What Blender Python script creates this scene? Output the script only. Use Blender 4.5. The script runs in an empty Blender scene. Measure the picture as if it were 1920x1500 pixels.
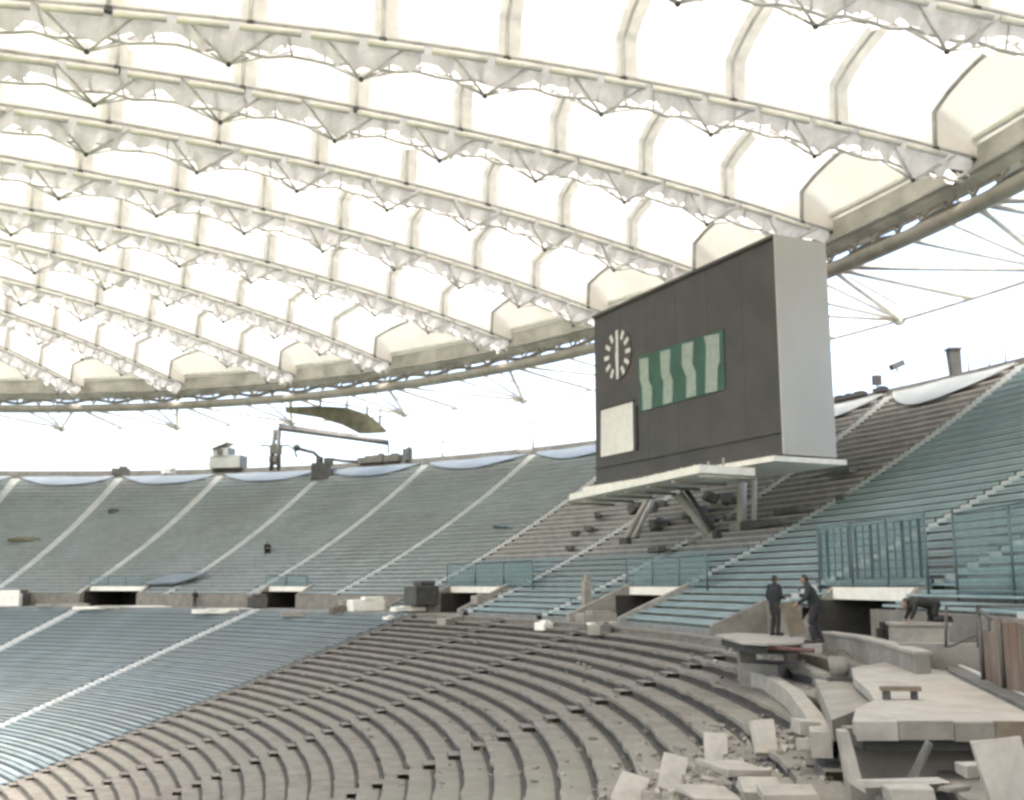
import bpy, bmesh, math, random
from math import sin, cos, pi, radians, atan, atan2, hypot
from mathutils import Vector, Matrix
random.seed(7)
S = bpy.context.scene
COL = S.collection
# ------------------------------------------------------------------ camera, light, exposure
F = 2000.0; YH = 1098.4
PITCH = atan((YH - 750) / F)
cam_d = bpy.data.cameras.new("camera"); cam = bpy.data.objects.new("camera", cam_d); COL.objects.link(cam)
cam_d.sensor_width = 36; cam_d.lens = 36 * F / 1920
cam_d.clip_start = 0.1; cam_d.clip_end = 4000
cam.location = (0, 0, 0); cam.rotation_euler = (pi/2 + PITCH, 0, 0)
S.camera = cam
S.view_settings.view_transform = 'Standard'; S.view_settings.look = 'None'
S.view_settings.gamma = 1; S.view_settings.exposure = 2.62
SUN_EL, SUN_AZ = radians(63), radians(205)      # azimuth clockwise from +y
W = bpy.data.worlds.new("World"); S.world = W; W.use_nodes = True
nt = W.node_tree; nt.nodes.clear()
wo = nt.nodes.new('ShaderNodeOutputWorld'); wb = nt.nodes.new('ShaderNodeBackground'); sk = nt.nodes.new('ShaderNodeTexSky')
sk.sky_type = 'NISHITA'; sk.sun_disc = False; sk.sun_elevation = SUN_EL; sk.sun_rotation = SUN_AZ
sk.dust_density = 6.5; sk.air_density = 1.0; sk.ozone_density = 0.0
wb.inputs[1].default_value = 0.15
nt.links.new(sk.outputs[0], wb.inputs[0]); nt.links.new(wb.outputs[0], wo.inputs[0])
sd = bpy.data.lights.new("sun", 'SUN'); so = bpy.data.objects.new("sun", sd); COL.objects.link(so)
sd.energy = 1.5; sd.angle = radians(25); sd.color = (1, .955, .88)
sv = Vector((sin(SUN_AZ)*cos(SUN_EL), cos(SUN_AZ)*cos(SUN_EL), sin(SUN_EL)))
so.rotation_euler = sv.to_track_quat('Z', 'Y').to_euler()
try:
    S.cycles.filter_width = 3.0
except Exception: pass

# ------------------------------------------------------------------ materials
def nd(nt, t, **k):
    n = nt.nodes.new(t)
    for a, b in k.items(): setattr(n, a, b)
    return n
def mat(name, c1, c2=None, scale=1.0, rough=.8, metal=0, detail=6, bump=0, bscale=8, stains=None, c3=None, stretch=None):
    m = bpy.data.materials.new(name); m.use_nodes = True; t = m.node_tree
    b = t.nodes['Principled BSDF']; b.inputs['Roughness'].default_value = rough; b.inputs['Metallic'].default_value = metal
    c2 = c2 or tuple(x*.75 for x in c1)
    tc = nd(t, 'ShaderNodeTexCoord'); vec = tc.outputs['Object']
    if stretch:
        mp = nd(t, 'ShaderNodeMapping'); mp.inputs['Scale'].default_value = stretch
        t.links.new(vec, mp.inputs[0]); vec = mp.outputs[0]
    no = nd(t, 'ShaderNodeTexNoise'); no.inputs['Scale'].default_value = scale; no.inputs['Detail'].default_value = detail; no.inputs['Roughness'].default_value = .65
    t.links.new(vec, no.inputs['Vector'])
    rp = nd(t, 'ShaderNodeValToRGB'); rp.color_ramp.elements[0].position = .36; rp.color_ramp.elements[1].position = .64
    rp.color_ramp.elements[0].color = (*c2, 1); rp.color_ramp.elements[1].color = (*c1, 1)
    t.links.new(no.outputs['Fac'], rp.inputs[0]); out = rp.outputs[0]
    if stains:
        n2 = nd(t, 'ShaderNodeTexNoise'); n2.inputs['Scale'].default_value = stains[0]; n2.inputs['Detail'].default_value = 4
        t.links.new(tc.outputs['Object'], n2.inputs['Vector'])
        r2 = nd(t, 'ShaderNodeValToRGB'); r2.color_ramp.elements[0].position = .45; r2.color_ramp.elements[1].position = .62
        r2.color_ramp.elements[0].color = (0, 0, 0, 1); r2.color_ramp.elements[1].color = (1, 1, 1, 1)
        t.links.new(n2.outputs['Fac'], r2.inputs[0])
        mx = nd(t, 'ShaderNodeMixRGB'); mx.inputs[2].default_value = (*stains[1], 1)
        mm = nd(t, 'ShaderNodeMath', operation='MULTIPLY'); mm.inputs[1].default_value = stains[2]
        t.links.new(r2.outputs[0], mm.inputs[0]); t.links.new(mm.outputs[0], mx.inputs[0]); t.links.new(out, mx.inputs[1]); out = mx.outputs[0]
    t.links.new(out, b.inputs['Base Color'])
    if bump:
        n3 = nd(t, 'ShaderNodeTexNoise'); n3.inputs['Scale'].default_value = bscale; n3.inputs['Detail'].default_value = 8
        bp_ = nd(t, 'ShaderNodeBump'); bp_.inputs['Strength'].default_value = bump; bp_.inputs['Distance'].default_value = .05
        t.links.new(tc.outputs['Object'], n3.inputs['Vector']); t.links.new(n3.outputs['Fac'], bp_.inputs['Height']); t.links.new(bp_.outputs[0], b.inputs['Normal'])
    return m
def membrane(name, col, trans, diff, rough_n=.25):
    m = bpy.data.materials.new(name); m.use_nodes = True; t = m.node_tree; t.nodes.clear()
    o = nd(t, 'ShaderNodeOutputMaterial'); mx = nd(t, 'ShaderNodeMixShader'); d = nd(t, 'ShaderNodeBsdfDiffuse'); tr = nd(t, 'ShaderNodeBsdfTranslucent')
    tc = nd(t, 'ShaderNodeTexCoord'); no = nd(t, 'ShaderNodeTexNoise'); no.inputs['Scale'].default_value = rough_n; no.inputs['Detail'].default_value = 5
    rp = nd(t, 'ShaderNodeValToRGB'); rp.color_ramp.elements[0].position = .3; rp.color_ramp.elements[1].position = .7
    rp.color_ramp.elements[0].color = (*[x*.82 for x in col], 1); rp.color_ramp.elements[1].color = (*col, 1)
    t.links.new(tc.outputs['Object'], no.inputs['Vector']); t.links.new(no.outputs['Fac'], rp.inputs[0])
    t.links.new(rp.outputs[0], d.inputs[0]); t.links.new(rp.outputs[0], tr.inputs[0])
    mx.inputs[0].default_value = trans
    t.links.new(d.outputs[0], mx.inputs[1]); t.links.new(tr.outputs[0], mx.inputs[2]); t.links.new(mx.outputs[0], o.inputs[0])
    return m
def glassmat(name, col, alpha):
    m = bpy.data.materials.new(name); m.use_nodes = True; t = m.node_tree; t.nodes.clear()
    o = nd(t, 'ShaderNodeOutputMaterial'); mx = nd(t, 'ShaderNodeMixShader'); d = nd(t, 'ShaderNodeBsdfPrincipled'); tr = nd(t, 'ShaderNodeBsdfTransparent')
    d.inputs['Base Color'].default_value = (*col, 1); d.inputs['Roughness'].default_value = .15
    tr.inputs[0].default_value = (.90, .955, .955, 1)
    tc = nd(t, 'ShaderNodeTexCoord'); no = nd(t, 'ShaderNodeTexNoise'); no.inputs['Scale'].default_value = .9; no.inputs['Detail'].default_value = 4
    mr = nd(t, 'ShaderNodeMapRange'); mr.inputs[1].default_value = .3; mr.inputs[2].default_value = .7; mr.inputs[3].default_value = alpha*.6; mr.inputs[4].default_value = alpha*1.3
    t.links.new(tc.outputs['Object'], no.inputs['Vector']); t.links.new(no.outputs['Fac'], mr.inputs[0]); t.links.new(mr.outputs[0], mx.inputs[0])
    t.links.new(tr.outputs[0], mx.inputs[1]); t.links.new(d.outputs[0], mx.inputs[2]); t.links.new(mx.outputs[0], o.inputs[0])
    return m
M = {}
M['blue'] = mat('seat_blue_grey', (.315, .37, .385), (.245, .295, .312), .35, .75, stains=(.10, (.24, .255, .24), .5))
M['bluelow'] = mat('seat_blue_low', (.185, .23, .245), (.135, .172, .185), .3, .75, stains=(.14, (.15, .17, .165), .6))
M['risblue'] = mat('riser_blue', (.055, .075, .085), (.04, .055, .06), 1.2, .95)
M['teal'] = mat('seat_teal', (.235, .315, .33), (.175, .245, .26), .5, .7, stains=(.15, (.22, .25, .25), .5))
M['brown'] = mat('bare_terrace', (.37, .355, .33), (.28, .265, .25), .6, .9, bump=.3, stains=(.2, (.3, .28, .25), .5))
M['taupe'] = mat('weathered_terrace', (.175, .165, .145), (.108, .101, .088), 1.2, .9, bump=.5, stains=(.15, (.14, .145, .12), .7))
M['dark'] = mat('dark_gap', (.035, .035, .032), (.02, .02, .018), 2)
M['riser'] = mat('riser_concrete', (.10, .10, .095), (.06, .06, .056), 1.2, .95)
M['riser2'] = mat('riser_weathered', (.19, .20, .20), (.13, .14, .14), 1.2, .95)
M['steel2'] = mat('web_steel_pale', (.60, .60, .58), (.42, .42, .41), .8, .5)
M['risdark'] = mat('riser_and_row_shade', (.060, .058, .052), (.038, .036, .033), 1.2, .95)
M['pale'] = mat('pale_concrete', (.27, .262, .238), (.18, .174, .158), 1.5, .9, bump=.3, stains=(.9, (.22, .2, .17), .5))
M['aisle'] = mat('aisle_concrete', (.38, .40, .40), (.30, .325, .325), 1.0, .9)
M['conc'] = mat('grey_concrete', (.20, .193, .175), (.13, .125, .112), 1.5, .9, bump=.4, stains=(.5, (.13, .12, .1), .5))
M['white'] = mat('white_paint', (.72, .71, .66), (.6, .59, .54), 1.5, .5)
M['skyblue'] = mat('pale_blue_sheet', (.105, .135, .155), (.085, .11, .125), .8, .6)
M['steel'] = mat('roof_steel', (.38, .38, .35), (.25, .25, .23), .8, .5)
M['olive'] = mat('ring_steel_olive', (.30, .285, .25), (.20, .19, .16), .5, .55, stains=(.25, (.3, .29, .26), .6))
M['ringlight'] = mat('ring_plate_grey', (.52, .51, .47), (.36, .355, .32), .4, .5, stains=(.3, (.2, .19, .16), .6))
M['black'] = mat('black_joint', (.03, .03, .03), (.02, .02, .02), 3, .6)
M['mem'] = membrane('roof_membrane', (.86, .845, .785), .33, 0)
M['memend'] = membrane('roof_end_membrane', (.74, .71, .62), .20, 0)
M['ribshade'] = membrane('rib_shade_membrane', (.80, .79, .755), .29, 0, 1.5)
M['skirt'] = membrane('truss_skirt', (.66, .655, .65), .28, 0, 1.5)
M['board'] = mat('scoreboard_black', (.035, .035, .036), (.024, .025, .026), .4, .45, stains=(.5, (.05, .045, .045), .5))
M['boardside'] = mat('scoreboard_side_grey', (.39, .39, .37), (.35, .35, .335), .3, .5, stretch=(.6, .6, .3))
M['green'] = mat('display_green', (.02, .085, .06), (.015, .06, .045), 1, .6)
M['digit'] = mat('display_white', (.26, .32, .29), (.20, .25, .225), 3, .6)
M['panelwhite'] = mat('clock_white', (.62, .62, .60), (.54, .54, .53), 2, .6)
M['glass'] = glassmat('balustrade_glass', (.20, .26, .27), .26)
M['bluesteel'] = mat('blue_steel', (.07, .11, .125), (.045, .075, .09), 2, .5)
M['rust'] = mat('rusty_brown', (.13, .085, .062), (.075, .05, .038), 1.5, .85, stretch=(3, 3, .6), stains=(1.2, (.15, .13, .105), .6))
M['wood'] = mat('timber', (.135, .115, .085), (.09, .075, .055), 3, .85, stretch=(1, 6, 1))
M['red'] = mat('red_board', (.10, .045, .04), (.07, .03, .028), 3, .8)
M['skin'] = mat('skin', (.22, .14, .10), (.18, .11, .08), 6, .6)
M['jean'] = mat('dark_blue_cloth', (.014, .015, .02), (.01, .011, .014), 4, .9)
M['darkcloth'] = mat('dark_cloth', (.013, .014, .013), (.009, .010, .009), 4, .9)
M['greencloth'] = mat('dark_green_cloth', (.014, .02, .018), (.009, .014, .012), 4, .9)
M['khaki'] = mat('khaki_cloth', (.026, .024, .017), (.018, .016, .012), 4, .9)
M['purple'] = mat('purple_grey_cloth', (.02, .019, .025), (.014, .013, .018), 4, .9)
M['whitecloth'] = mat('white_cloth', (.6, .6, .6), (.5, .5, .5), 4, .9)
M['hair'] = mat('dark_hair', (.02, .015, .012), (.012, .01, .008), 6, .7)
M['cabin'] = mat('cabin_panel', (.15, .165, .16), (.13, .145, .14), 1, .7)
M['ground'] = mat('earth', (.20, .18, .13), (.13, .12, .08), .05, 1, stains=(.02, (.1, .13, .06), .6))
M['grass'] = mat('pitch_grass', (.06, .11, .03), (.045, .08, .025), .1, 1)
M['tarp'] = mat('olive_tarp', (.14, .135, .085), (.07, .07, .045), .8, .8)
M['darksteel'] = mat('dark_steel', (.06, .06, .055), (.035, .035, .033), 2, .6)

# ------------------------------------------------------------------ helpers
def tag(o, label=None, cat=None, group=None, kind=None):
    if label: o['label'] = label
    if cat: o['category'] = cat
    if group: o['group'] = group
    if kind: o['kind'] = kind
    return o
def empty(name, loc, label, cat, group=None, rz=0):
    o = bpy.data.objects.new(name, None); COL.objects.link(o); o.location = loc; o.rotation_euler = (0, 0, rz)
    o.empty_display_size = .3
    return tag(o, label, cat, group)
class MB:
    """collects shapes; build() links them as one mesh object (vertices in world space, origin moved)"""
    def __init__(s): s.v = []; s.f = []; s.mi = []; s.sm = []
    def add(s, vs, fs, mi=0, smooth=False):
        n = len(s.v); s.v += [tuple(v) for v in vs]
        for f in fs: s.f.append(tuple(i+n for i in f)); s.mi.append(mi); s.sm.append(smooth)
    def box(s, c, size, rz=0, mi=0, rx=0, ry=0):
        R = Matrix.Rotation(rz, 3, 'Z') @ Matrix.Rotation(rx, 3, 'X') @ Matrix.Rotation(ry, 3, 'Y')
        a, b, h = [x/2 for x in size]; c = Vector(c)
        vs = [c + R @ Vector((x*a, y*b, z*h)) for z in (-1, 1) for x, y in ((-1, -1), (1, -1), (1, 1), (-1, 1))]
        s.add(vs, [(3, 2, 1, 0), (4, 5, 6, 7), (0, 1, 5, 4), (1, 2, 6, 5), (2, 3, 7, 6), (3, 0, 4, 7)], mi)
    def tube(s, pts, r, n=8, mi=0, cap=True, rs=None):
        pts = [Vector(p) for p in pts]; m = len(pts); vs = []; fs = []
        for i, p in enumerate(pts):
            d = (pts[min(i+1, m-1)] - pts[max(i-1, 0)]).normalized()
            a = d.cross(Vector((0, 0, 1)))
            if a.length < 1e-3: a = Vector((1, 0, 0))
            a.normalize(); b = d.cross(a)
            rr = rs[i] if rs else r
            vs += [p + (a*cos(2*pi*k/n) + b*sin(2*pi*k/n))*rr for k in range(n)]
        for i in range(m-1):
            for k in range(n):
                fs.append((i*n+k, i*n+(k+1) % n, (i+1)*n+(k+1) % n, (i+1)*n+k))
        if cap: fs += [tuple(range(n))[::-1], tuple((m-1)*n+k for k in range(n))]
        s.add(vs, fs, mi, True)
    def prism(s, bot, top, mi=0):
        n = len(bot)
        s.add(list(bot)+list(top), [tuple(range(n))[::-1], tuple(range(n, 2*n))] + [(i, (i+1) % n, n+(i+1) % n, n+i) for i in range(n)], mi)
    def ball(s, c, r, mi=0, n=8, sc=(1, 1, 1)):
        vs = []; fs = []; c = Vector(c); m = n//2+1
        for i in range(m+1):
            a = pi*i/m
            for k in range(n): vs.append(c + Vector((sin(a)*cos(2*pi*k/n)*r*sc[0], sin(a)*sin(2*pi*k/n)*r*sc[1], cos(a)*r*sc[2])))
        for i in range(m):
            for k in range(n): fs.append((i*n+k, (i+1)*n+k, (i+1)*n+(k+1) % n, i*n+(k+1) % n))
        s.add(vs, fs, mi, True)
    def build(s, name, mats, parent=None, origin=None, bevel=0):
        if not isinstance(mats, (list, tuple)): mats = [mats]
        me = bpy.data.meshes.new(name)
        base = Vector((0, 0, 0))
        inv = None
        if parent is not None:
            inv = wmat(parent).inverted(); vs = [inv @ Vector(v) for v in s.v]; loc = None
        else:
            if origin is None:
                n = max(1, len(s.v)); origin = (sum(v[0] for v in s.v)/n, sum(v[1] for v in s.v)/n, min(v[2] for v in s.v))
            base = Vector(origin); vs = [Vector(v)-base for v in s.v]
        me.from_pydata(vs, [], s.f); me.update()
        for m in mats: me.materials.append(m)
        for p, i, q in zip(me.polygons, s.mi, s.sm): p.material_index = i; p.use_smooth = q
        bm = bmesh.new(); bm.from_mesh(me); bmesh.ops.recalc_face_normals(bm, faces=bm.faces); bm.to_mesh(me); bm.free()
        o = bpy.data.objects.new(name, me); COL.objects.link(o)
        if parent is not None: o.parent = parent
        else: o.location = base
        if bevel:
            b = o.modifiers.new('bevel', 'BEVEL'); b.width = bevel; b.segments = 2; b.limit_method = 'ANGLE'
        return o
def wmat(o):
    m = Matrix.LocRotScale(o.location, o.rotation_euler, o.scale)
    return (wmat(o.parent) @ m) if o.parent else m
def at(px, py, d):
    """world point seen at photo pixel (px,py) at horizontal distance d"""
    c, s = cos(PITCH), sin(PITCH)
    u = (750 - py)/F; x = (px - 960)/F
    y = c - u*s; z = s + u*c
    return Vector((x/y*d, d, z/y*d))
def on_z(px, py, z):
    p = at(px, py, 1.0); return p*(z/p.z)
ORD = ['first', 'second', 'third', 'fourth', 'fifth', 'sixth', 'seventh', 'eighth', 'ninth', 'tenth', 'eleventh', 'twelfth', 'thirteenth', 'fourteenth', 'fifteenth', 'sixteenth']

# ------------------------------------------------------------------ plan of the bowl
CX, CY, EA, EB, PSI = -55.839, 34.370, 67.019, 77.619, .24015
def bpn(t):
    c, s = cos(t), sin(t); x = EA*c; y = EB*s; nx = c/EA; ny = s/EB; n = hypot(nx, ny); nx /= n; ny /= n
    C, K = cos(PSI), sin(PSI)
    return (CX+C*x-K*y, CY+K*x+C*y), (C*nx-K*ny, K*nx+C*ny)
def P(t, o, z):
    p, n = bpn(t); return Vector((p[0]+n[0]*o, p[1]+n[1]*o, z))
H = 2.0
def zU(o): return -H + 1.2 + .411*o + .00556*o*o
def zL(o): return -H + .345*(o+3)
T0, T1 = -.78, 1.85
def trange(a, b, step=.02):
    n = max(1, int(math.ceil((b-a)/step))); return [a+(b-a)*i/n for i in range(n+1)]
def sweep(mb, prof, ts, mi=None, smooth=False, closed=False, jit=None):
    """prof: list of (o,z) ; mi: material index per profile segment"""
    n = len(prof); vs = []; 
    for q_, t in enumerate(ts):
        jo, jz = jit[q_] if jit else (0, 0)
        for (o, z) in prof: vs.append(P(t, o+jo, z+jz))
    segs = n if closed else n-1
    for j in range(segs):
        fs = []
        for i in range(len(ts)-1):
            a = i*n+j; b = i*n+(j+1) % n; fs.append((a, b, b+n, a+n))
        mb.add([], [], 0)
        base = len(mb.v)
        for f in fs: mb.f.append(tuple(k+base for k in f)); mb.mi.append(mi[j] if mi else 0); mb.sm.append(smooth)
    mb.v += [tuple(v) for v in vs]
    if closed:
        base = len(mb.v)-len(vs); L = len(ts)-1
        mb.f.append(tuple(base+j for j in range(n))); mb.mi.append(0); mb.sm.append(False)
        mb.f.append(tuple(base+L*n+j for j in range(n))[::-1]); mb.mi.append(0); mb.sm.append(False)

# ------------------------------------------------------------------ ground, pitch, walkway
g = MB(); g.add([(-1500, -1500, -20), (1500, -1500, -20), (1500, 1500, -20), (-1500, 1500, -20)], [(0, 1, 2, 3)])
tag(g.build('ground', M['ground'], origin=(0, 0, -20)), kind='structure')
fp = MB(); ring = [P(2*pi*i/96, -31, -13.6) for i in range(96)]
fp.add(ring, [tuple(range(96))]); tag(fp.build('pitch', M['grass']), kind='structure')
wk = MB(); sweep(wk, [(-3.0, -H-.9), (-3.0, -H), (.0, -H), (.0, -H-.6)], trange(T0, T1), smooth=False)
tag(wk.build('walkway', M['conc']), kind='structure')

# ------------------------------------------------------------------ lower stand
LTR = .84
lower = empty('lower_stand', P(.4, -18, -9), 'curved lower terrace of stepped rows sweeping down from the walkway', 'stand')
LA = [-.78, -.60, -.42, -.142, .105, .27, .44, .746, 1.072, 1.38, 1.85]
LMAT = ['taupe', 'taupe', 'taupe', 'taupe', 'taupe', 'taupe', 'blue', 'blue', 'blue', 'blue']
AW = .55
def tw(t, w):   # half width in parameter units
    a = P(t, -10, 0); b = P(t+.001, -10, 0); return w/((b-a).length)*.001
def rows_lower(mb, ts, k0, k1, bench, mi=0, mr=1):
    for k in range(k0, k1):
        oa = -3-LTR*k; ob = oa-LTR; z = -H-.345*LTR*(k+1)+.0; zt = z+.345*LTR
        # riser (dark, slightly recessed) and tread with a nosing lip
        jit = random.uniform(-.012, .012)
        jt = None
        if not bench:
            jt = []
            for t in ts:
                amp = .05 if t > -.2 else .09
                jt.append((random.uniform(-amp, amp*.4) if random.random() < .5 else 0, 0))
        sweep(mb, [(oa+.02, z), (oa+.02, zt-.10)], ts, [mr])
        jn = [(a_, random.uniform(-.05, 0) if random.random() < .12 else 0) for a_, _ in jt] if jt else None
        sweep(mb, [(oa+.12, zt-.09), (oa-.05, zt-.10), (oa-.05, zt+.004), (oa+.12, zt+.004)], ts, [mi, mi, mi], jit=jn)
        sweep(mb, [(ob-.0, z), (oa-(.10 if bench else .20), z), (oa+.02, z)], ts, [mi, mr])  # tread back in riser colour, painting the shade line of each row wider
        if bench:
            b0 = ob+.30+jit; sweep(mb, [(b0-.17, z+.10), (b0-.17, z+.17), (b0+.20, z+.17), (b0+.20, z+.10)], ts, [mi]*4, closed=True)
def fix_rows():
    pass
for i in range(len(LA)-1):
    a, b = LA[i], LA[i+1]; wa = tw(a, AW); wb_ = tw(b, AW)
    mb = MB(); blue = LMAT[i] == 'blue'
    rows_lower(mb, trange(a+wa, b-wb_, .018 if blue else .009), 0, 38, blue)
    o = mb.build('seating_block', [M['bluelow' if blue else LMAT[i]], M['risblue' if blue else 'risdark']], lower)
for i, t in enumerate(LA[1:-1]):
    w = tw(t, AW); mb = MB(); ts = [t-w, t+w]
    m = 'aisle' if t > .5 else 'taupe'
    for k in range(38):
        oa = -3-LTR*k; z = -H-.345*LTR*(k+1); zt = z+.345*LTR
        sweep(mb, [(oa, zt), (oa-.02, zt), (oa-.02, (z+zt)/2), (oa-.42, (z+zt)/2), (oa-.42, z), (oa-LTR, z)], ts, [0, 1, 0, 1, 0])
    mb.build('aisle_stairs', [M[m], M['riser'] if t < .5 else M['aisle']], lower)
# dark sockets at the row ends along two aisles
for t, k0, k1 in ((.105, 2, 22), (-.142, 0, 20)):
    for k in range(k0, k1):
        oa = -3-LTR*k; z = -H-.345*LTR*(k+1); w = tw(t, .2); c = t+tw(t, AW+.24)
        mb = MB(); sweep(mb, [(oa-.03, z+.01), (oa-.03, z+.185), (oa-.065, z+.185), (oa-.065, z+.01)], [c-w, c+w], closed=True)
        mb.build('drain_socket', M['black'], lower)

# ------------------------------------------------------------------ upper stand
UTR = .8; NU = 33
WT = UTR*NU
upper = empty('upper_stand', P(.4, 2, -1), 'steep curved upper terrace of seat rows rising behind the walkway', 'stand')
UA = [-.78, -.62, -.47, -.32, -.197, -.078, .094, .215, .352, .509, .656, .813, .964, 1.118, 1.261, 1.40, 1.55, 1.70, 1.85]
UM = ['blue', 'blue', 'teal', 'teal', 'teal', 'teal', 'brown', 'brown', 'brown', 'blue', 'blue', 'blue', 'blue', 'blue', 'blue', 'blue', 'blue', 'blue']
VOM = [(-.158, 2.9), (.118, 2.9), (.415, 3.2), (.757, 2.3), (1.06, 2.9), (1.33, 3.0), (1.62, 3), (-.5, 3)]
EXT = (-.078, .509)       # the first rows reach down to the walkway here
def vgap(o, t0, t1):
    """list of t intervals outside vomitory openings for rows with small o"""
    iv = [(t0, t1)]
    if o < 1.5:
        for c, hw in VOM:
            w = tw(c, hw)
            new = []
            for a, b in iv:
                if c+w <= a or c-w >= b: new.append((a, b)); continue
                if a < c-w: new.append((a, c-w))
                if b > c+w: new.append((c+w, b))
            iv = new
    return [(a, b) for a, b in iv if b-a > .002]
for i in range(len(UA)-1):
    a, b = UA[i], UA[i+1]; wa = tw(a, AW*.6); wb_ = tw(b, AW*.6); mb = MB()
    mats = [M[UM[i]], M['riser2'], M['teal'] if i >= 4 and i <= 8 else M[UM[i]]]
    if i == 9: mats[0] = M['blue']
    for k in range(-3 if EXT[0] <= a and b <= EXT[1] else 0, NU):
        oa = UTR*k; z = zU(oa); zn = zU(oa+UTR); mi = 2 if k < 8 else 0
        for (p, q) in vgap(oa, a+wa, b-wb_):
            ts = trange(p, q, .02)
            if k == -3: sweep(mb, [(oa, -H-.05), (oa, z)], ts, [1])
            sweep(mb, [(oa-.01, z), (oa+UTR-.05, z), (oa+UTR-.05, zn-.10)], ts, [mi, 1])
            sweep(mb, [(oa+UTR-.05, zn-.10), (oa+UTR-.10, zn-.10), (oa+UTR-.10, zn), (oa+UTR, zn)], ts, [mi, mi, mi])
            if mi == 2 or UM[i] != 'brown':
                c = oa+.42; sweep(mb, [(c-.16, z+.14), (c-.16, z+.21), (c+.18, z+.21), (c+.18, z+.14)], ts, [mi]*4, closed=True)
    mb.build('seating_block', mats, upper)
for i, t in enumerate(UA[1:-1]):
    w = tw(t, AW*.6); mb = MB(); ts = [t-w, t+w]
    for k in range(-3 if EXT[0] < t < EXT[1] else 0, NU):
        oa = UTR*k
        if oa < 1.5 and not vgap(oa, t-w, t+w): continue
        z = zU(oa); zn = zU(oa+UTR)
        sweep(mb, [(oa-.02, z), (oa+.36, z), (oa+.36, (z+zn)/2), (oa+UTR-.02, (z+zn)/2), (oa+UTR-.02, zn)], ts, [0, 0, 0, 0])
        if k == 0: sweep(mb, [(-.02, -H+.004), (-.02, z)], ts)
    mb.build('aisle_stairs', M['aisle'], upper)
# front wall with gaps for the tunnels
for (p, q) in vgap(0, T0, EXT[0])+vgap(0, EXT[1], T1):
    mb = MB(); sweep(mb, [(-.10, -H-.02), (-.10, zU(0)+.06), (.12, zU(0)+.06), (.12, zU(0)-.3)], trange(p, q, .02), closed=True)
    mb.build('front_wall', M['conc'], upper)
for t, sg in ((EXT[0], 1), (EXT[1], -1)):
    mb = MB(); pr = [(-2.45, -H-.02), (-2.45, -H+.40), (.15, zU(0)+.30), (.15, -H-.02)]; t = t+sg*tw(t, .38)
    mb.prism([P(t, o, z) for o, z in pr], [P(t+tw(t, .2)*-sg, o, z) for o, z in pr]); mb.build('side_wall', M['conc'], upper)
# tunnels
for j, (c, hw) in enumerate(VOM):
    w = tw(c, hw); ts = trange(c-w, c+w, .02); zc = -.5
    v = MB(); tn = v
    # floor, then back wall, ceiling and sides coloured near black for the tunnel's shade
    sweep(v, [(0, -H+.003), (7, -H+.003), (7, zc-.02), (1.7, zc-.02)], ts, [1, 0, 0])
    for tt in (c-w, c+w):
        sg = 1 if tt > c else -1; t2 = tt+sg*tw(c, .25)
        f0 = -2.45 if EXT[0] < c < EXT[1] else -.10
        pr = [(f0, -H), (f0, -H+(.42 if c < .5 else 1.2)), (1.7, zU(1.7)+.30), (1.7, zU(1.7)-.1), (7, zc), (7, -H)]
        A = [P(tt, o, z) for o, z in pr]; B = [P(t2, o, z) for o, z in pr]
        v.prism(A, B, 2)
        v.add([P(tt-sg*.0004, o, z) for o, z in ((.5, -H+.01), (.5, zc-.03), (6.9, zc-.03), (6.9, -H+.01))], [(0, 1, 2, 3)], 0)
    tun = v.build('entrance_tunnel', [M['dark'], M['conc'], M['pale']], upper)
    v = MB(); sweep(v, [(1.40, zc), (1.40, zc+.45), (1.9, zc+.45), (1.9, zc)], ts, closed=True)
    v.build('lintel', M['white'], tun)
# rim parapet behind the last row
ztop = zU(WT)
mb = MB(); sweep(mb, [(WT-.05, ztop-.3), (WT-.05, ztop+.12), (WT+2.6, ztop+.12), (WT+2.6, ztop+1.0), (WT+2.85, ztop+1.0), (WT+2.85, ztop-2.5), (WT+.3, ztop-2.5)], trange(T0, T1, .02))
mb.build('rim_parapet', M['riser'], upper)
# outer skirt of the stand so that it is a solid building from behind
mb = MB(); sweep(mb, [(WT+2.80, ztop-2.4), (WT+2.80, -20)], trange(T0, T1, .04)); mb.build('outer_wall', M['conc'], upper)

# ------------------------------------------------------------------ roof
def zT(u): return 24.18 + .134*u - .002*u*u
TR = [(-1.75, .04), (-1.60, .04), (-1.45, .04), (-1.3, .04), (-1.15, .04), (-1.0, .04), (-.85, .04), (-.70, .04), (-.55, .04), (-.39, .04), (-.24, .038), (-.094, .038), (.044, .002), (.189, .040), (.326, .041), (.477, .024), (.624, -.027), (.813, -.021), (.965, -.088), (1.14, -.094), (1.29, -.089), (1.45, -.09), (1.62, -.09), (1.8, -.09), (1.98, -.05), (2.15, 0)]
RV = 10   # index of the truss nearest the camera that the picture shows
OT = 18.53; RIB0 = 2.6; RIBD = 6.3; UMAX = RIB0+RIBD*9.5
def tp(i, u, dz=0, side=0):
    t, d = TR[i]; p, n = bpn(t); c, s = cos(d), sin(d); m = (c*n[0]-s*n[1], s*n[0]+c*n[1])
    # side: lateral shift, towards larger t
    return Vector((p[0]+n[0]*OT-m[0]*u-m[1]*side, p[1]+n[1]*OT-m[1]*u+m[0]*side, zT(u)+dz))
HALF = .95
vis = list(range(len(TR)))
nT = len(TR)
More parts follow.
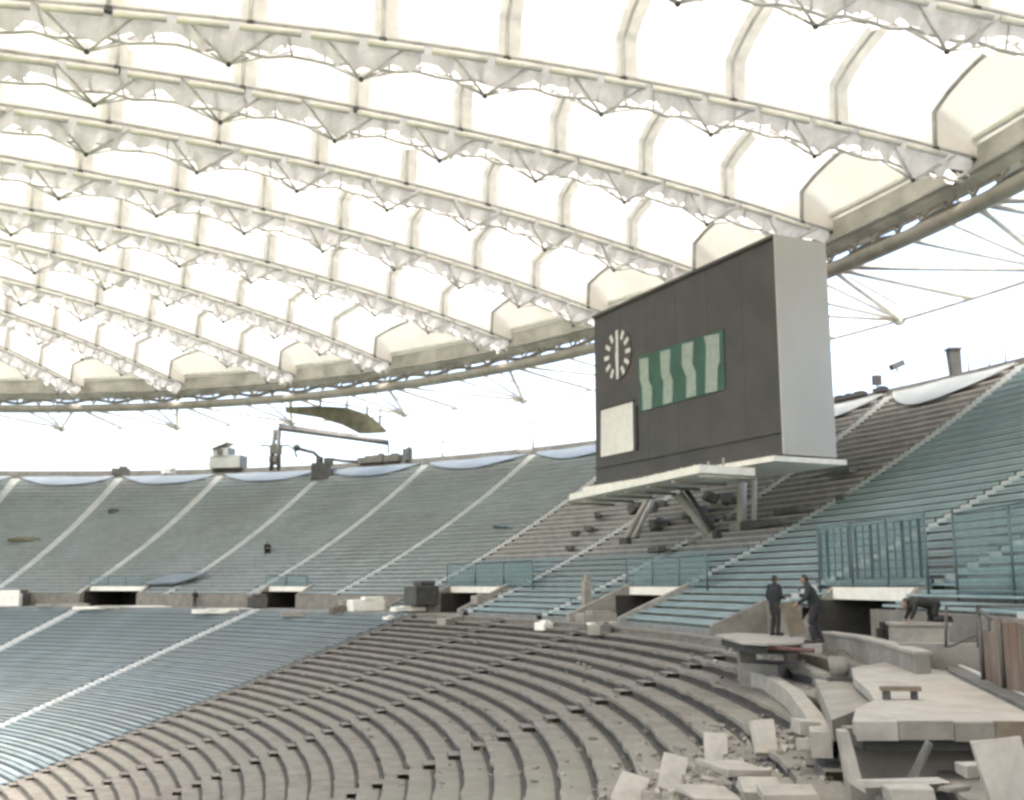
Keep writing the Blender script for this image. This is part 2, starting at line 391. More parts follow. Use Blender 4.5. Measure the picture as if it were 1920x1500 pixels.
for i in vis:
    root = empty('roof_truss', tp(i, 0), ('%s radial roof truss counted from the top right corner' % ORD[i-RV]) if RV <= i < RV+13 else 'radial roof truss outside the picture', 'roof truss', 'radial trusses under the roof')
    us = [UMAX*k/40 for k in range(41)]
    a = MB(); a.tube([tp(i, u, 0, HALF) for u in us], .09, 6); a.tube([tp(i, u, 0, -HALF) for u in us], .09, 6); a.build('edge_cable', M['steel2'], root)
    if not RV-1 <= i <= RV+13:
        continue
    gt = MB()
    k = 0; u = 2.0
    while u < UMAX-2:
        L = random.uniform(2.2, 2.9); gt.tube([tp(i, u, -.42, -HALF-.12), tp(i, u+L, -.42, -HALF-.12)], .17, 6); gt.tube([tp(i, u, -.42, HALF+.12), tp(i, u+L, -.42, HALF+.12)], .15, 6); u += L+.45
    gt.build('gutter_pipe', M['white'], root)
    wb2 = MB(); nodes = []
    for q in range(10):
        cb = MB(); cb.box(tp(i, RIB0+RIBD*q, -.2, -HALF-.05), (.3, .3, .28), rz=.3*q); cb.box(tp(i, RIB0+RIBD*q, -.2, HALF+.05), (.3, .3, .28), rz=.3*q); cb.tube([tp(i, RIB0+RIBD*q, -.2, -HALF), tp(i, RIB0+RIBD*q, -.2, HALF)], .08, 5); cb.build('clamp', M['darksteel'], root)
    ks = [RIB0+RIBD*k+.9 for k in range(0, 10)]
    for q, un in enumerate(ks):
        if un < 1.5 or un > UMAX: continue
        N = tp(i, un, -1.85); nodes.append((un, N))
        for sgn in (-1, 1):
            for du in (-2.3, 2.1):
                wb2.tube([N, tp(i, max(0, un+du), -.15, sgn*HALF)], .07, 5)
        for du, zz in ((-RIBD*.5, -.75), (RIBD*.5, -.75)):
            wb2.tube([N, tp(i, max(0, un+du), zz)], .05, 5)
        # cross bars and bracing between the two edge cables
        for r in range(4):
            uu = un + r*RIBD/4 - 1
            wb2.tube([tp(i, uu, -.12, -HALF), tp(i, uu, -.12, HALF)], .07, 5)
            wb2.tube([tp(i, uu, -.12, -HALF), tp(i, uu+RIBD/4, -.12, HALF)], .045, 5)
            wb2.tube([tp(i, uu, -.15, HALF), tp(i, uu+.7, -1.15, 0)], .05, 5)
            wb2.tube([tp(i, uu, -.15, -HALF), tp(i, uu-.4, -1.15, 0)], .05, 5)
    wb2.tube([tp(i, u, -1.15 - .12*sin(u*2.1), 0) for u in [UMAX*k/60 for k in range(61)]], .09, 6)
    wb2.build('web', M['steel2'], root)
    # fabric bands hanging from both edge cables down to the nodes, with torn scalloped hems
    for sg in (-1, 1):
        sk2 = MB(); nn = int(UMAX/.45); vs = []
        for k in range(nn+1):
            u = UMAX*k/nn; ph = abs(((u-RIB0-.9)/RIBD+.5) % 1-.5)*2      # 0 at a node, 1 half way
            dz = -.72-.42*(1-ph)**1.6-.70*random.random()**2.2; mid = dz*.55
            vs += [tp(i, u, -.05, sg*HALF*.96), tp(i, u, mid, sg*HALF*(.72+.1*random.random())), tp(i, u, dz, sg*HALF*.45*ph+sg*.05)]
        sk2.add(vs, [(a*3+b, a*3+b+1, (a+1)*3+b+1, (a+1)*3+b) for a in range(nn) for b in range(2)])
        sk2.build('fabric_band', M['skirt'], root)
    for un, N in nodes:
        nb = MB(); nb.ball(N, .14, n=8); nb.build('cable_node', M['darksteel'], root)
    jb = MB(); jb.ball(tp(i, -.2, -.1), .62, n=8, sc=(1, 1, .8)); jb.tube([tp(i, 0, 0, -HALF), tp(i, 0, 0, HALF)], .2, 6); jb.build('end_joint', M['darksteel'], root)
PROF = [(0, .0), (.006, 1.1), (.012, 2.15), (.06, 2.4), (.15, 2.78), (.27, 3.1), (.38, 3.3), (.5, 3.36), (.62, 3.3), (.73, 3.1), (.85, 2.78), (.94, 2.4), (.988, 2.15), (.994, 1.1), (1, 0)]
def vp(i, u, s, h, f=1.0):
    A = tp(i, u, 0, HALF); B = tp(i+1, u, 0, -HALF); p = A.lerp(B, s); p.z += h*f; return p
for i in range(nT-1):
    root = empty('roof_vault', vp(i, 20, .5, 4), ('%s fabric vault of the roof counted from the top right corner' % ORD[i-RV]) if RV <= i < RV+12 else 'fabric vault of the roof outside the picture', 'roof vault', 'fabric vaults of the roof')
    mb = MB(); us = []
    u = RIB0; sub = 6
    while u < UMAX+.1:
        us.append(u); u += RIBD/sub
    n = len(PROF); vs = []
    for q, u in enumerate(us):
        ph = (q % sub)/sub; sag = 1 - .05*sin(pi*ph)
        vs += [vp(i, u, s, h, sag) for s, h in PROF]
    mb.add(vs, [(a*n+b, a*n+b+1, (a+1)*n+b+1, (a+1)*n+b) for a in range(len(us)-1) for b in range(n-1)], 0, True)
    mb.build('membrane', M['mem'], root)
    mb = MB(); us = [-1.3+(RIB0+1.3)*k/8 for k in range(9)]; vs = []
    for u in us:
        f = max(.0, ((u+1.3)/(RIB0+1.3)))**.6 * .995
        vs += [vp(i, u, s, h, f) for s, h in PROF]
    mb.add(vs, [(a*n+b, a*n+b+1, (a+1)*n+b+1, (a+1)*n+b) for a in range(len(us)-1) for b in range(n-1)], 0, True)
    mb.build('end_membrane', M['memend'], root)
    for k in range(10 if RV-1 <= i <= RV+13 else 0):
        u = RIB0+RIBD*k
        rb = MB(); rb.tube([vp(i, u, s, h, .985)-Vector((0, 0, .12)) for s, h in PROF], .10 if k else .15, 6)
        rb.build('rib', M['steel2' if k else 'steel'], root)
        if k:  # greyer strip paints the wide shading beside each rib into the fabric
            se = MB(); vs = [vp(i, u+du, s_, h, .985)-Vector((0, 0, .05)) for du in (-.75, 0, .45) for s_, h in PROF]; n_ = len(PROF)
            se.add(vs, [(a_*n_+b_, a_*n_+b_+1, (a_+1)*n_+b_+1, (a_+1)*n_+b_) for a_ in range(2) for b_ in range(n_-1)], 0, True); se.build('rib_shade_strip', M['ribshade'], root)
# ring girder
ringo = empty('ring_girder', P(.4, 19, 21), 'huge tubular ring girder holding the outer edge of the roof above the stands', 'roof girder')
RT = trange(-1.75, 2.15, .02)
def tubering(o, z, r, name, m, n=10):
    mb = MB(); mb.tube([P(t, o, z) for t in RT], r, n); return mb.build(name, m, ringo)
tubering(19.0, 21.6, .50, 'inner_chord', M['olive'])
mb = MB(); sweep(mb, [(19.2, 22.9), (18.75, 23.2), (18.75, 24.9), (19.2, 25.2), (19.9, 25.2), (20.3, 24.0), (19.9, 22.9)], RT, closed=True, smooth=False); mb.build('upper_plate', M['ringlight'], ringo)
tubering(18.55, 25.25, .20, 'edge_pipe', M['white'], 8)
tubering(18.5, 23.45, .14, 'edge_pipe', M['steel'], 8)
tubering(32.1, 21.1, .22, 'outer_chord', M['steel2'], 8)
ot = []
for i in range(RV-2, nT-2):
    ta, tb = TR[i][0], TR[i+1][0]; tm = (ta+tb)/2
    mb = MB(); N = P(tm, 32.1, 21.1); N2 = P(ta, 32.1, 21.1)
    mb.tube([N, P(ta, 19, 21.9)], .2, 6); mb.tube([N, P(tb, 19, 21.9)], .2, 6)
    mb.tube([N, P(tm, 19.6, 24.4)], .16, 6); mb.tube([N, P(tm, 19, 21.9)], .16, 6)
    mb.tube([N2, P(ta, 19, 21.9)], .22, 6)
    mb.tube([N + Vector((0, 0, 0)), N + Vector((0, 0, 1.4))], .3, 8)
    mb.tube([N + Vector((0, 0, 1.2)), P(tm-.03, 19.6, 24.4)], .14, 6)
    mb.ball(N, .55, n=8)
    mb.build('outer_bracing', M['steel2'], ringo)
    mb = MB()
    m_ = 6
    for k in range(m_):
        t0 = ta+(tb-ta)*k/m_; t1 = ta+(tb-ta)*(k+1)/m_; tc_ = (t0+t1)/2
        mb.tube([P(t0, 19.05, 22.2), P(tc_, 19.5, 23.6)], .11, 5); mb.tube([P(tc_, 19.5, 23.6), P(t1, 19.05, 22.2)], .11, 5)
        if random.random() < .6: mb.box(P(tc_, 19.4, 22.95), (1.6, .25, .5), rz=atan2(bpn(tc_)[1][1], bpn(tc_)[1][0])+pi/2)
    mb.tube([P(t, 20.2, 22.7+.2*sin(t*90)) for t in trange(ta, tb, .01)], .2, 6)
    mb.build('ring_web', M['olive'], ringo)
# nearest-point inverse of the plan, and ray hits on the terraces
TG = [(-1.1+3.0*i/300) for i in range(301)]; BG = [bpn(t) for t in TG]
def to_to(x, y):
    k = min(range(301), key=lambda i: (BG[i][0][0]-x)**2+(BG[i][0][1]-y)**2); t = TG[k]
    for _ in range(6):
        p, n = bpn(t); dx = x-p[0]; dy = y-p[1]; tl = -dx*n[1]+dy*n[0]
        q, _n = bpn(t+.001); t += tl/max(1e-6, hypot(q[0]-p[0], q[1]-p[1]))*.001
    p, n = bpn(t); return t, (x-p[0])*n[0]+(y-p[1])*n[1]
def zsurf(x, y):
    t, o = to_to(x, y)
    if o < -3: k = int((-3-o)/LTR); return -H-.345*LTR*(k+1)
    if o < 0: return -H if not (EXT[0] < t < EXT[1] and o > -2.4 and vgap(o, t, t+.003)) else zU(UTR*math.floor(o/UTR))
    k = int(o/UTR); return zU(UTR*k)
def hit(px, py, d0=8, d1=150):
    d = d0
    while d < d1:
        p = at(px, py, d)
        zs = zsurf(p.x, p.y)
        if p.z <= zs:
            if p.z < zs-.45 and d > d0+3:      # ran into a wall: stand in front of it
                q = p-Vector((p.x, p.y, 0)).normalized()*1.5; return Vector((q.x, q.y, zsurf(q.x, q.y)))
            return p
        d += max(.1, d*.006)
    return at(px, py, d1)

# ------------------------------------------------------------------ scoreboard
BL, BR = 74.0, 56.0
pbl = at(1118, 905, BL); ptl = at(1118, 595, BL); pbr = at(1464, 857, BR); ptr = at(1460, 447, BR)
zb, zt_ = (pbl.z+pbr.z)/2, (ptl.z+ptr.z)/2
L_ = Vector((pbl.x, BL, 0)); R_ = Vector(((pbr.x+ptr.x)/2, BR, 0))
ax = (R_-L_).normalized(); nb_ = Vector((ax.y, -ax.x, 0))
if nb_.x > 0: nb_ = -nb_         # faces the pitch
def onb(px, py, out=0.0):
    d = at(px, py, 1.0); o0 = L_ + nb_*out; t = o0.dot(nb_)/d.dot(nb_); return d*t
def slab(mb, pts, th, mi=0):     # polygon on the board given thickness towards the pitch
    a = [Vector(p) for p in pts]; mb.prism(a, [p+nb_*th for p in a], mi)
TK = 3.3
sb = empty('scoreboard', (L_+R_)/2 - nb_*TK/2 + Vector((0, 0, 5.0)), 'big black scoreboard with clock and four white strips on struts over the upper terrace', 'scoreboard')
def quadbox(mb, a, b, z0, z1, th, mi=0):
    A = [a+Vector((0, 0, z0)), b+Vector((0, 0, z0)), b+Vector((0, 0, z1)), a+Vector((0, 0, z1))]
    mb.prism(A, [p-nb_*th for p in A], mi)
mb = MB(); quadbox(mb, L_, R_, zb, zt_, TK); body = mb.build('body', M['board'], sb)
mb = MB(); e = R_+ax*.003; A = [e+Vector((0, 0, zb-.05))+nb_*.12, e-nb_*(TK+.15)+Vector((0, 0, zb-.05)), e-nb_*(TK+.15)+Vector((0, 0, zt_+.12)), e+nb_*.12+Vector((0, 0, zt_+.12))]
mb.prism(A, [p+ax*.12 for p in A])
mb.build('side_panel', M['boardside'], sb)
mb = MB(); q0, q1 = L_-ax*.06, R_+ax*.0
for z0, z1 in ((zt_-.02, zt_+.16), (zb-.02, zb+.25), (zb+1.15, zb+1.27)):
    mb = MB(); A = [q0+Vector((0, 0, z0)), q1+Vector((0, 0, z0)), q1+Vector((0, 0, z1)), q0+Vector((0, 0, z1))]; mb.prism([p+nb_*.004 for p in A], [p+nb_*.14 for p in A]); mb.build('frame_trim', M['darksteel'], sb)
for k in range(1, 6):
    a = L_.lerp(R_, k/6+.01); mb = MB(); A = [a-ax*.03+Vector((0, 0, zb+1.3)), a+ax*.03+Vector((0, 0, zb+1.3)), a+ax*.03+Vector((0, 0, zt_-.05)), a-ax*.03+Vector((0, 0, zt_-.05))]; mb.prism([p-nb_*.01 for p in A], [p+nb_*.003 for p in A]); mb.build('panel_joint', M['black'], sb)
def cr(x, y): return (1100+x/4.413, 580+y/4.413)
mb = MB(); slab(mb, [onb(*cr(x, y), .004) for x, y in ((428, 392), (1135, 165), (1150, 660), (440, 850))], .05); disp = mb.build('display_panel', M['green'], sb)
for pl in ([(440, 412), (512, 398), (516, 590), (545, 650), (540, 822), (468, 838), (462, 640), (446, 590)],
           [(612, 350), (696, 330), (688, 510), (716, 590), (712, 770), (636, 790), (640, 600), (618, 540)],
           [(792, 290), (884, 265), (878, 450), (908, 520), (908, 712), (828, 735), (830, 560), (792, 470)],
           [(975, 225), (1102, 198), (1106, 430), (1088, 480), (1085, 675), (985, 695), (990, 450), (992, 300)]):
    mb = MB(); slab(mb, [onb(*cr(x, y), .058) for x, y in pl], .04); mb.build('display_strip', M['digit'], disp)
mb = MB(); slab(mb, [onb(*cr(x, y), .005) for x, y in ((126, 840), (385, 765), (392, 1168), (124, 1222))], .07); mb.build('white_panel', M['panelwhite'], sb)
mb = MB()
for pl in (((112, 822), (400, 747), (402, 762), (112, 838)), ((400, 800), (420, 795), (422, 1165), (402, 1172))): slab(mb, [onb(*cr(x, y), .005) for x, y in pl], .10)
mb.build('panel_frame', M['black'], sb)
cc = onb(*cr(258, 375), .006); up = Vector((0, 0, 1)); rx_ = (onb(*cr(355, 348), .006)-cc).length; 
mb = MB(); cr_ = rx_*1.18; mb.prism([cc+(ax*cos(2*pi*k/32)+up*sin(2*pi*k/32))*cr_ for k in range(32)], [cc+nb_*.04+(ax*cos(2*pi*k/32)+up*sin(2*pi*k/32))*cr_ for k in range(32)]); clock = mb.build('clock', M['board'], sb)
for k in range(12):
    a = pi/2-2*pi*k/12; d_ = ax*cos(a)+up*sin(a); s_ = ax*(-sin(a))+up*cos(a); q = cc+nb_*.045+d_*rx_*.92; l, w = rx_*.20, rx_*.095
    mb = MB(); A = [q-d_*l-s_*w, q+d_*l-s_*w, q+d_*l+s_*w, q-d_*l+s_*w]; mb.prism(A, [p+nb_*.03 for p in A]); mb.build('hour_mark', M['panelwhite'], clock)
for a, l, w in ((pi/2-.06, rx_*.95, .16), (-pi/2+.02, rx_*.75, .2)):
    d_ = ax*cos(a)+up*sin(a); s_ = ax*(-sin(a))+up*cos(a); q = cc+nb_*(.05+w*.1); A = [q-d_*.1-s_*w, q+d_*l-s_*w*.7, q+d_*l+s_*w*.7, q-d_*.1+s_*w]
    mb = MB(); mb.prism(A, [p+nb_*.02 for p in A]); mb.build('clock_hand', M['panelwhite'], clock)
# base ledge and lower catwalk
mb = MB(); a = L_+nb_*.9-ax*.3+Vector((0, 0, zb-.45)); b = R_+nb_*.9+ax*.28+Vector((0, 0, zb-.45)); c = b-nb_*(TK+1.6); d = a-nb_*(TK+1.6)
mb.prism([a, b, c, d], [p+Vector((0, 0, .28)) for p in (a, b, c, d)]); mb.build('base_ledge', M['white'], sb)
zc1 = 5.75
A = on_z(1068, 938, zc1); B = on_z(1312, 886, zc1); C_ = on_z(1416, 892, zc1); D = A + (C_-B)
mb = MB(); mb.prism([A, B, C_, D], [p+Vector((0, 0, .42)) for p in (A, B, C_, D)]); cw = mb.build('catwalk', M['white'], sb)
mb = MB(); 
for k in range(7): 
    q = A.lerp(B, k/6.0)+Vector((0, 0, -.2)); mb.tube([q, q+(C_-B)], .09, 5)
mb.build('catwalk_beams', M['olive'], cw)
mb = MB()
for k in range(12):
    q = A.lerp(B, .02+k/11.5); q = q+(C_-B)*.5; mb.tube([q+Vector((0, 0, .4)), q+Vector((0, 0, .9))+nb_*-.0], .06, 5)
mb.build('catwalk_struts', M['steel'], cw)
def foot(px, py): return hit(px, py, 40, 110)
for (x0, y0, x1, y1, r, m) in ((1222, 925, 1166, 1022, .26, 'olive'), (1232, 922, 1180, 1018, .18, 'steel'), (1272, 928, 1340, 1010, .30, 'boardside'), (1286, 918, 1348, 1004, .16, 'darksteel'), (1391, 905, 1391, 992, .30, 'boardside'), (1414, 885, 1414, 988, .17, 'boardside')):
    f = foot(x1, y1); tz = at(x0, y0, f.y).z; tpnt = Vector((at(x0, y0, f.y).x, f.y, max(tz, zc1)))
    mb = MB(); mb.tube([f+Vector((0, 0, -.2)), tpnt], r, 8); lg = mb.build('strut', M[m], sb)
    mb = MB(); mb.box(f+Vector((0, 0, .1)), (1.1, 1.1, .5), rz=.4); mb.build('foot_block', M['darksteel' if r < .2 else 'pale'], lg)
# ------------------------------------------------------------------ people
def person(name_loc, face, label, top, legs, pose='stand', h=1.75, group=None, hair='hair', cap=None):
    k = h/1.75; loc = Vector(name_loc)
    root = empty('person', loc, label, 'person', group)
    Rz = Matrix.Rotation(face, 3, 'Z')
    def W_(p): return loc + Rz @ (Vector(p)*k)
    J = {}
    if pose == 'stand':
        hip = (0, 0, .93); ch = (0, .02, 1.30); nk = (0, .02, 1.50); hd = (0, .05, 1.63)
        kn = [(-.11, .03, .50), (.12, .0, .50)]; an = [(-.12, -.03, .08), (.14, -.05, .08)]
        sh = [(-.19, .0, 1.42), (.19, .0, 1.42)]; el = [(-.27, -.03, 1.13), (.25, .03, 1.14)]; wr = [(-.24, .12, .92), (.15, .24, 1.10)]
    elif pose == 'lean':
        hip = (0, -.04, .92); ch = (0, .06, 1.27); nk = (0, .13, 1.46); hd = (0, .20, 1.57)
        kn = [(-.13, .08, .50), (.13, -.02, .50)]; an = [(-.15, .04, .08), (.16, -.16, .08)]
        sh = [(-.21, .08, 1.38), (.21, .08, 1.38)]; el = [(-.33, .16, 1.12), (.31, .18, 1.10)]; wr = [(-.24, .36, .98), (.20, .38, .96)]
    elif pose == 'crawl':
        hip = (0, -.34, .44); ch = (0, .02, .50); nk = (0, .24, .52); hd = (0, .38, .46)
        kn = [(-.13, -.28, .07), (.13, -.22, .07)]; an = [(-.13, -.66, .07), (.13, -.60, .07)]
        sh = [(-.18, .15, .48), (.18, .15, .48)]; el = [(-.22, .22, .26), (.22, .24, .26)]; wr = [(-.2, .30, .08), (.2, .34, .08)]
    elif pose == 'bend':
        hip = (0, -.12, .88); ch = (0, .16, 1.16); nk = (0, .32, 1.30); hd = (0, .42, 1.38)
        kn = [(-.14, .05, .48), (.15, .02, .48)]; an = [(-.16, -.10, .08), (.17, -.12, .08)]
        sh = [(-.19, .25, 1.26), (.19, .25, 1.26)]; el = [(-.26, .36, .98), (.26, .38, .98)]; wr = [(-.18, .48, .76), (.18, .50, .74)]
    else:
        hip = (0, -.02, .32); ch = (0, .10, .66); nk = (0, .18, .86); hd = (0, .25, .97)
        kn = [(-.17, .36, .55), (.17, .38, .53)]; an = [(-.16, .28, .08), (.17, .30, .08)]
        sh = [(-.18, .13, .79), (.18, .13, .79)]; el = [(-.24, .32, .62), (.24, .33, .60)]; wr = [(-.10, .48, .56), (.10, .50, .54)]
    V = Vector
    def limb(mb, pts, rs, n=10):
        P2 = []; R2 = []
        for i in range(len(pts)-1):
            for q in range(4):
                f = q/4; P2.append(V(pts[i]).lerp(V(pts[i+1]), f)); R2.append(rs[i]*(1-f)+rs[i+1]*f)
        P2.append(V(pts[-1])); R2.append(rs[-1])
        mb.tube([W_(p) for p in P2], .1, n, rs=[r*k for r in R2]); mb.ball(W_(P2[0]), R2[0]*k, n=n); mb.ball(W_(P2[-1]), R2[-1]*k, n=n)
    def fin(mb, nm, m, vox):
        o = mb.build(nm, m, root); r = o.modifiers.new('merge', 'REMESH'); r.mode = 'VOXEL'; r.voxel_size = vox*k; r.use_smooth_shade = True; return o
    hips = [(-.09, hip[1], hip[2]), (.09, hip[1], hip[2])]
    def torso(mb, g):
        for t_ in (-.5, 0, .5):
            limb(mb, [(hip[0]+t_*.14, hip[1], hip[2]), (ch[0]+t_*.22, ch[1], ch[2]), (nk[0]+t_*.22, nk[1]-.01, nk[2]-.10)], [.105+g, .115+g, .07+g])
    b = MB(); torso(b, -.015); limb(b, [nk, hd], [.055, .06])
    b.ball(W_(hd), .098*k, n=14, sc=(.82, .98, 1.18)); fdir = V((0, 1, 0)); b.ball(W_(V(hd)+V((0, .10, -.01))), .02*k, n=6)       # head and nose
    for e in (-1, 1): b.ball(W_(V(hd)+V((e*.083, 0, 0))), .022*k, n=6, sc=(.6, 1, 1.3))
    for e in (0, 1):
        limb(b, [hips[e], kn[e], an[e]], [.08, .055, .038]); limb(b, [sh[e], el[e], wr[e]], [.05, .038, .027])
        limb(b, [an[e], (an[e][0], an[e][1]+.17, .035)], [.04, .032])
        w = V(wr[e]); dd = (w-V(el[e])).normalized(); sd_ = dd.cross(V((0, 1, 0)))
        if sd_.length < .1: sd_ = V((1, 0, 0))
        sd_.normalize(); pm = w+dd*.085; limb(b, [w, pm], [.028, .036])
        nn = dd.cross(sd_)
        for f, ln in ((-1.5, .060), (-.5, .075), (.5, .082), (1.5, .072)):
            r0 = pm+sd_*f*.021; limb(b, [r0, r0+dd*ln*.55, r0+dd*ln*.8+nn*ln*.5], [.0105, .010, .009], 6)
        r0 = w+dd*.03+sd_*.035; limb(b, [r0, r0+sd_*.03+dd*.03, r0+sd_*.035+dd*.06+nn*.02], [.012, .011, .009], 6)
    fin(b, 'body', M['skin'], .0095)
    b = MB(); torso(b, .012)
    for e in (0, 1): limb(b, [sh[e], el[e], V(wr[e]).lerp(V(el[e]), .08)], [.078, .062, .048])
    limb(b, [(hip[0], hip[1], hip[2]), (ch[0], ch[1], ch[2])], [.165, .15]); limb(b, [nk, V(nk)+V((0, 0, .01))], [.085, .075])
    fin(b, 'jacket', M[top], .02)
    b = MB()
    for e in (0, 1): limb(b, [hips[e], kn[e], (an[e][0], an[e][1], an[e][2]+.04)], [.118, .082, .066])
    limb(b, [(hip[0], hip[1], hip[2]-.02), (hip[0], hip[1], hip[2]+.06)], [.13, .125])
    fin(b, 'trousers', M[legs], .02)
    for e in (0, 1):
        b = MB(); limb(b, [(an[e][0], an[e][1]-.04, .05), (an[e][0], an[e][1]+.19, .045)], [.052, .046]); fin(b, 'shoe', M['hair'], .015)
    b = MB(); b.ball(W_(V(hd)+V((0, -.018, .028))), .103*k, n=14, sc=(.86, .96, 1.08)); b.build('hair' if not cap else 'cap', M[cap or hair], root)
    return root
def stand_on(px, py, d): p = at(px, py, d); return p
person(stand_on(1455, 1192, 32.1), radians(-60), 'standing worker in dark blue jacket and khaki trousers on the bright plank', 'jean', 'khaki', 'stand', 1.76, cap='hair')
person(stand_on(1528, 1206, 29.0), radians(75), 'bulky worker in dark green jacket beside the low wall', 'greencloth', 'purple', 'lean', 1.86)
pz = hit(365, 1134, 60); person(pz, radians(180), 'small far figure in dark clothes standing alone on the walkway', 'darkcloth', 'jean', 'stand', 1.62)
pz = hit(500, 1040, 60); person(pz, radians(200), 'tiny dark figure seated high on the upper terrace beside an aisle', 'jean', 'jean', 'sit', 2.2)

# ------------------------------------------------------------------ things along the rim
def thing1(mb, name, m, label, cat, group=None, **k):
    return tag(mb.build(name, m, **k), label, cat, group)
def rimp(px, py=None, t=None, o=WT+2.7):
    """point on the parapet line whose photo column is px"""
    best = min([(-.3+2.0*i/2000) for i in range(2001)], key=lambda q: abs((lambda v: 960+F*v.x/(v.y*cos(PITCH)+v.z*sin(PITCH)) if v.y > 5 else 1e9)(P(q, o, ztop+1)) - px))
    return P(best, o, ztop+1.0), best
# pale covers over the top rows, one per bay
cov = [(.094, .215), (.215, .352), (.352, .509), (.509, .656), (.656, .813), (.813, .964), (.964, 1.118), (1.118, 1.261), (1.261, 1.40), (1.40, 1.55)]
names = ['just right of the scoreboard', 'behind the right end of the scoreboard', 'behind the left end of the scoreboard', 'touching the left edge of the scoreboard', 'under the white rim lamp', 'right of the dark site machine', 'below the dark crane mast', 'below the pale rim cabin', 'in the second bay from the left', 'in the leftmost bay']
for (a, b), nm in zip(cov, names):
    mb = MB(); N_ = 24; low = []; hi = []
    dep = 1.8 if a > .4 else 2.6
    for k in range(N_+1):
        s_ = k/N_; t = a+(b-a)*(.04+.92*s_); dd = dep*(sin(pi*s_)**.8)+.05
        hi.append(t); low.append(dd)
    vs = []
    for t, dd in zip(hi, low):
        for q in range(5):
            o = WT-.35-dd*q/4; vs.append(P(t, o, zU(o)+.24+.04*sin(q*2.1+t*90)))
    n = len(vs); fs = [(i*5+j, i*5+j+1, (i+1)*5+j+1, (i+1)*5+j) for i in range(N_) for j in range(4)]
    mb.add(vs, fs, 0, True); mb.add([v-Vector((0, 0, .06)) for v in vs], fs, 0, True)
    thing1(mb, 'cover_sheet', M['skyblue'] if a > .3 else M['cabin'], 'pale sheet draped over the top rows %s' % nm, 'cover sheet', 'pale sheets over the top rows')
# pale cabin
p, t = rimp(428); r = empty('rim_cabin', p, 'small pale cabin with pointed roof on the far rim left of the crane mast', 'cabin')
rz = atan2(bpn(t)[1][1], bpn(t)[1][0])+pi/2
mb = MB(); mb.box(p+Vector((0, 0, .8)), (4.4, 2, 1.6), rz=rz); mb.box(p+Vector((-.6, 0, 2.1)), (2.2, 1.8, 1.1), rz=rz); mb.build('wall', M['cabin'], r)
mb = MB(); mb.box(p+Vector((-.8, 0, 2.9)), (2.4, 2.2, .14), rz=rz, ry=.35); mb.build('roof', M['steel'], r)
mb = MB(); mb.box(p+Vector((-.9, -.95, 2.1)), (.7, .08, .6), rz=rz); mb.build('window', M['dark'], r)
# crane mast
p, t = rimp(516); r = empty('crane_mast', p, 'dark mast with crossed arms and a long boom on the far rim', 'crane')
mb = MB()
for k in range(4):
    mb.tube([p+Vector((.5*(1 if k % 2 else -1), .4*(1 if k > 1 else -1), -.5)), p+Vector((.25*(1 if k % 2 else -1), .2*(1 if k > 1 else -1), 4.8))], .2, 6)
for k in range(6):
    mb.tube([p+Vector((-.5, 0, k*.8)), p+Vector((.5, 0, k*.8+.8))], .09, 5); mb.tube([p+Vector((.5, 0, k*.8)), p+Vector((-.5, 0, k*.8+.8))], .09, 5)
mb.build('mast', M['darksteel'], r)
mb = MB(); mb.box(p+Vector((0, 0, 2.2)), (1.5, .9, 1.1), rz=.3); mb.box(p+Vector((-.2, 0, 1.0)), (1.0, .8, .9), rz=-.2); mb.box(p+Vector((.1, 0, 4.2)), (.9, .7, .7)); mb.build('winch', M['darksteel'], r)
mb = MB(); mb.tube([p+Vector((-2.0, 0, 2.8)), p+Vector((0, 0, 2.6)), p+Vector((1.5, 0, 2.8)), p+Vector((2.4, 0, 2.2)), p+Vector((2.7, 0, 1.2))], .14, 6); mb.build('cross_arm', M['darksteel'], r)
q0 = p+Vector((.3, 0, 5.0)); q1 = at(672, 822, p.y-1); q2 = at(728, 830, p.y-1.5); q3 = at(728, 850, p.y-1.5)
mb = MB(); mb.tube([q0, q1, q2], .38, 6); mb.tube([q0+Vector((0, 0, .45)), q1+Vector((0, 0, .35))], .12, 6); mb.tube([q2, q3], .12, 6)
for k in range(10):
    a = q0.lerp(q1, k/10); mb.tube([a, q0.lerp(q1, (k+.5)/10)+Vector((0, 0, .4))], .07, 5)
mb.build('boom', M['darksteel'], r)
# olive canopy hanging from the ring
mb = MB(); dR = 122
up_ = [(535, 763), (600, 761), (650, 764), (690, 777), (712, 795), (722, 805)]; lo_ = [(535, 773), (590, 781), (640, 796), (672, 812), (690, 812), (722, 810)]
A = [at(x, y, dR) for x, y in up_+lo_[::-1]]
r = empty('canopy_panel', at(630, 770, dR), 'dark olive wedge shaped panel hanging under the ring girder above the crane boom', 'panel')
mb.prism(A, [v+Vector((.1, .5, 0)) for v in A]); mb.build('sheet', M['tarp'], r)
for x_, y_ in ((545, 763), (600, 762), (650, 765), (688, 778), (712, 796)):
    mb = MB(); mb.tube([at(x_, y_+2, dR+.2), at(x_+2, 738-(x_-540)*.04, dR+.8)], .13, 6); mb.build('hanger', M['olive'], r)
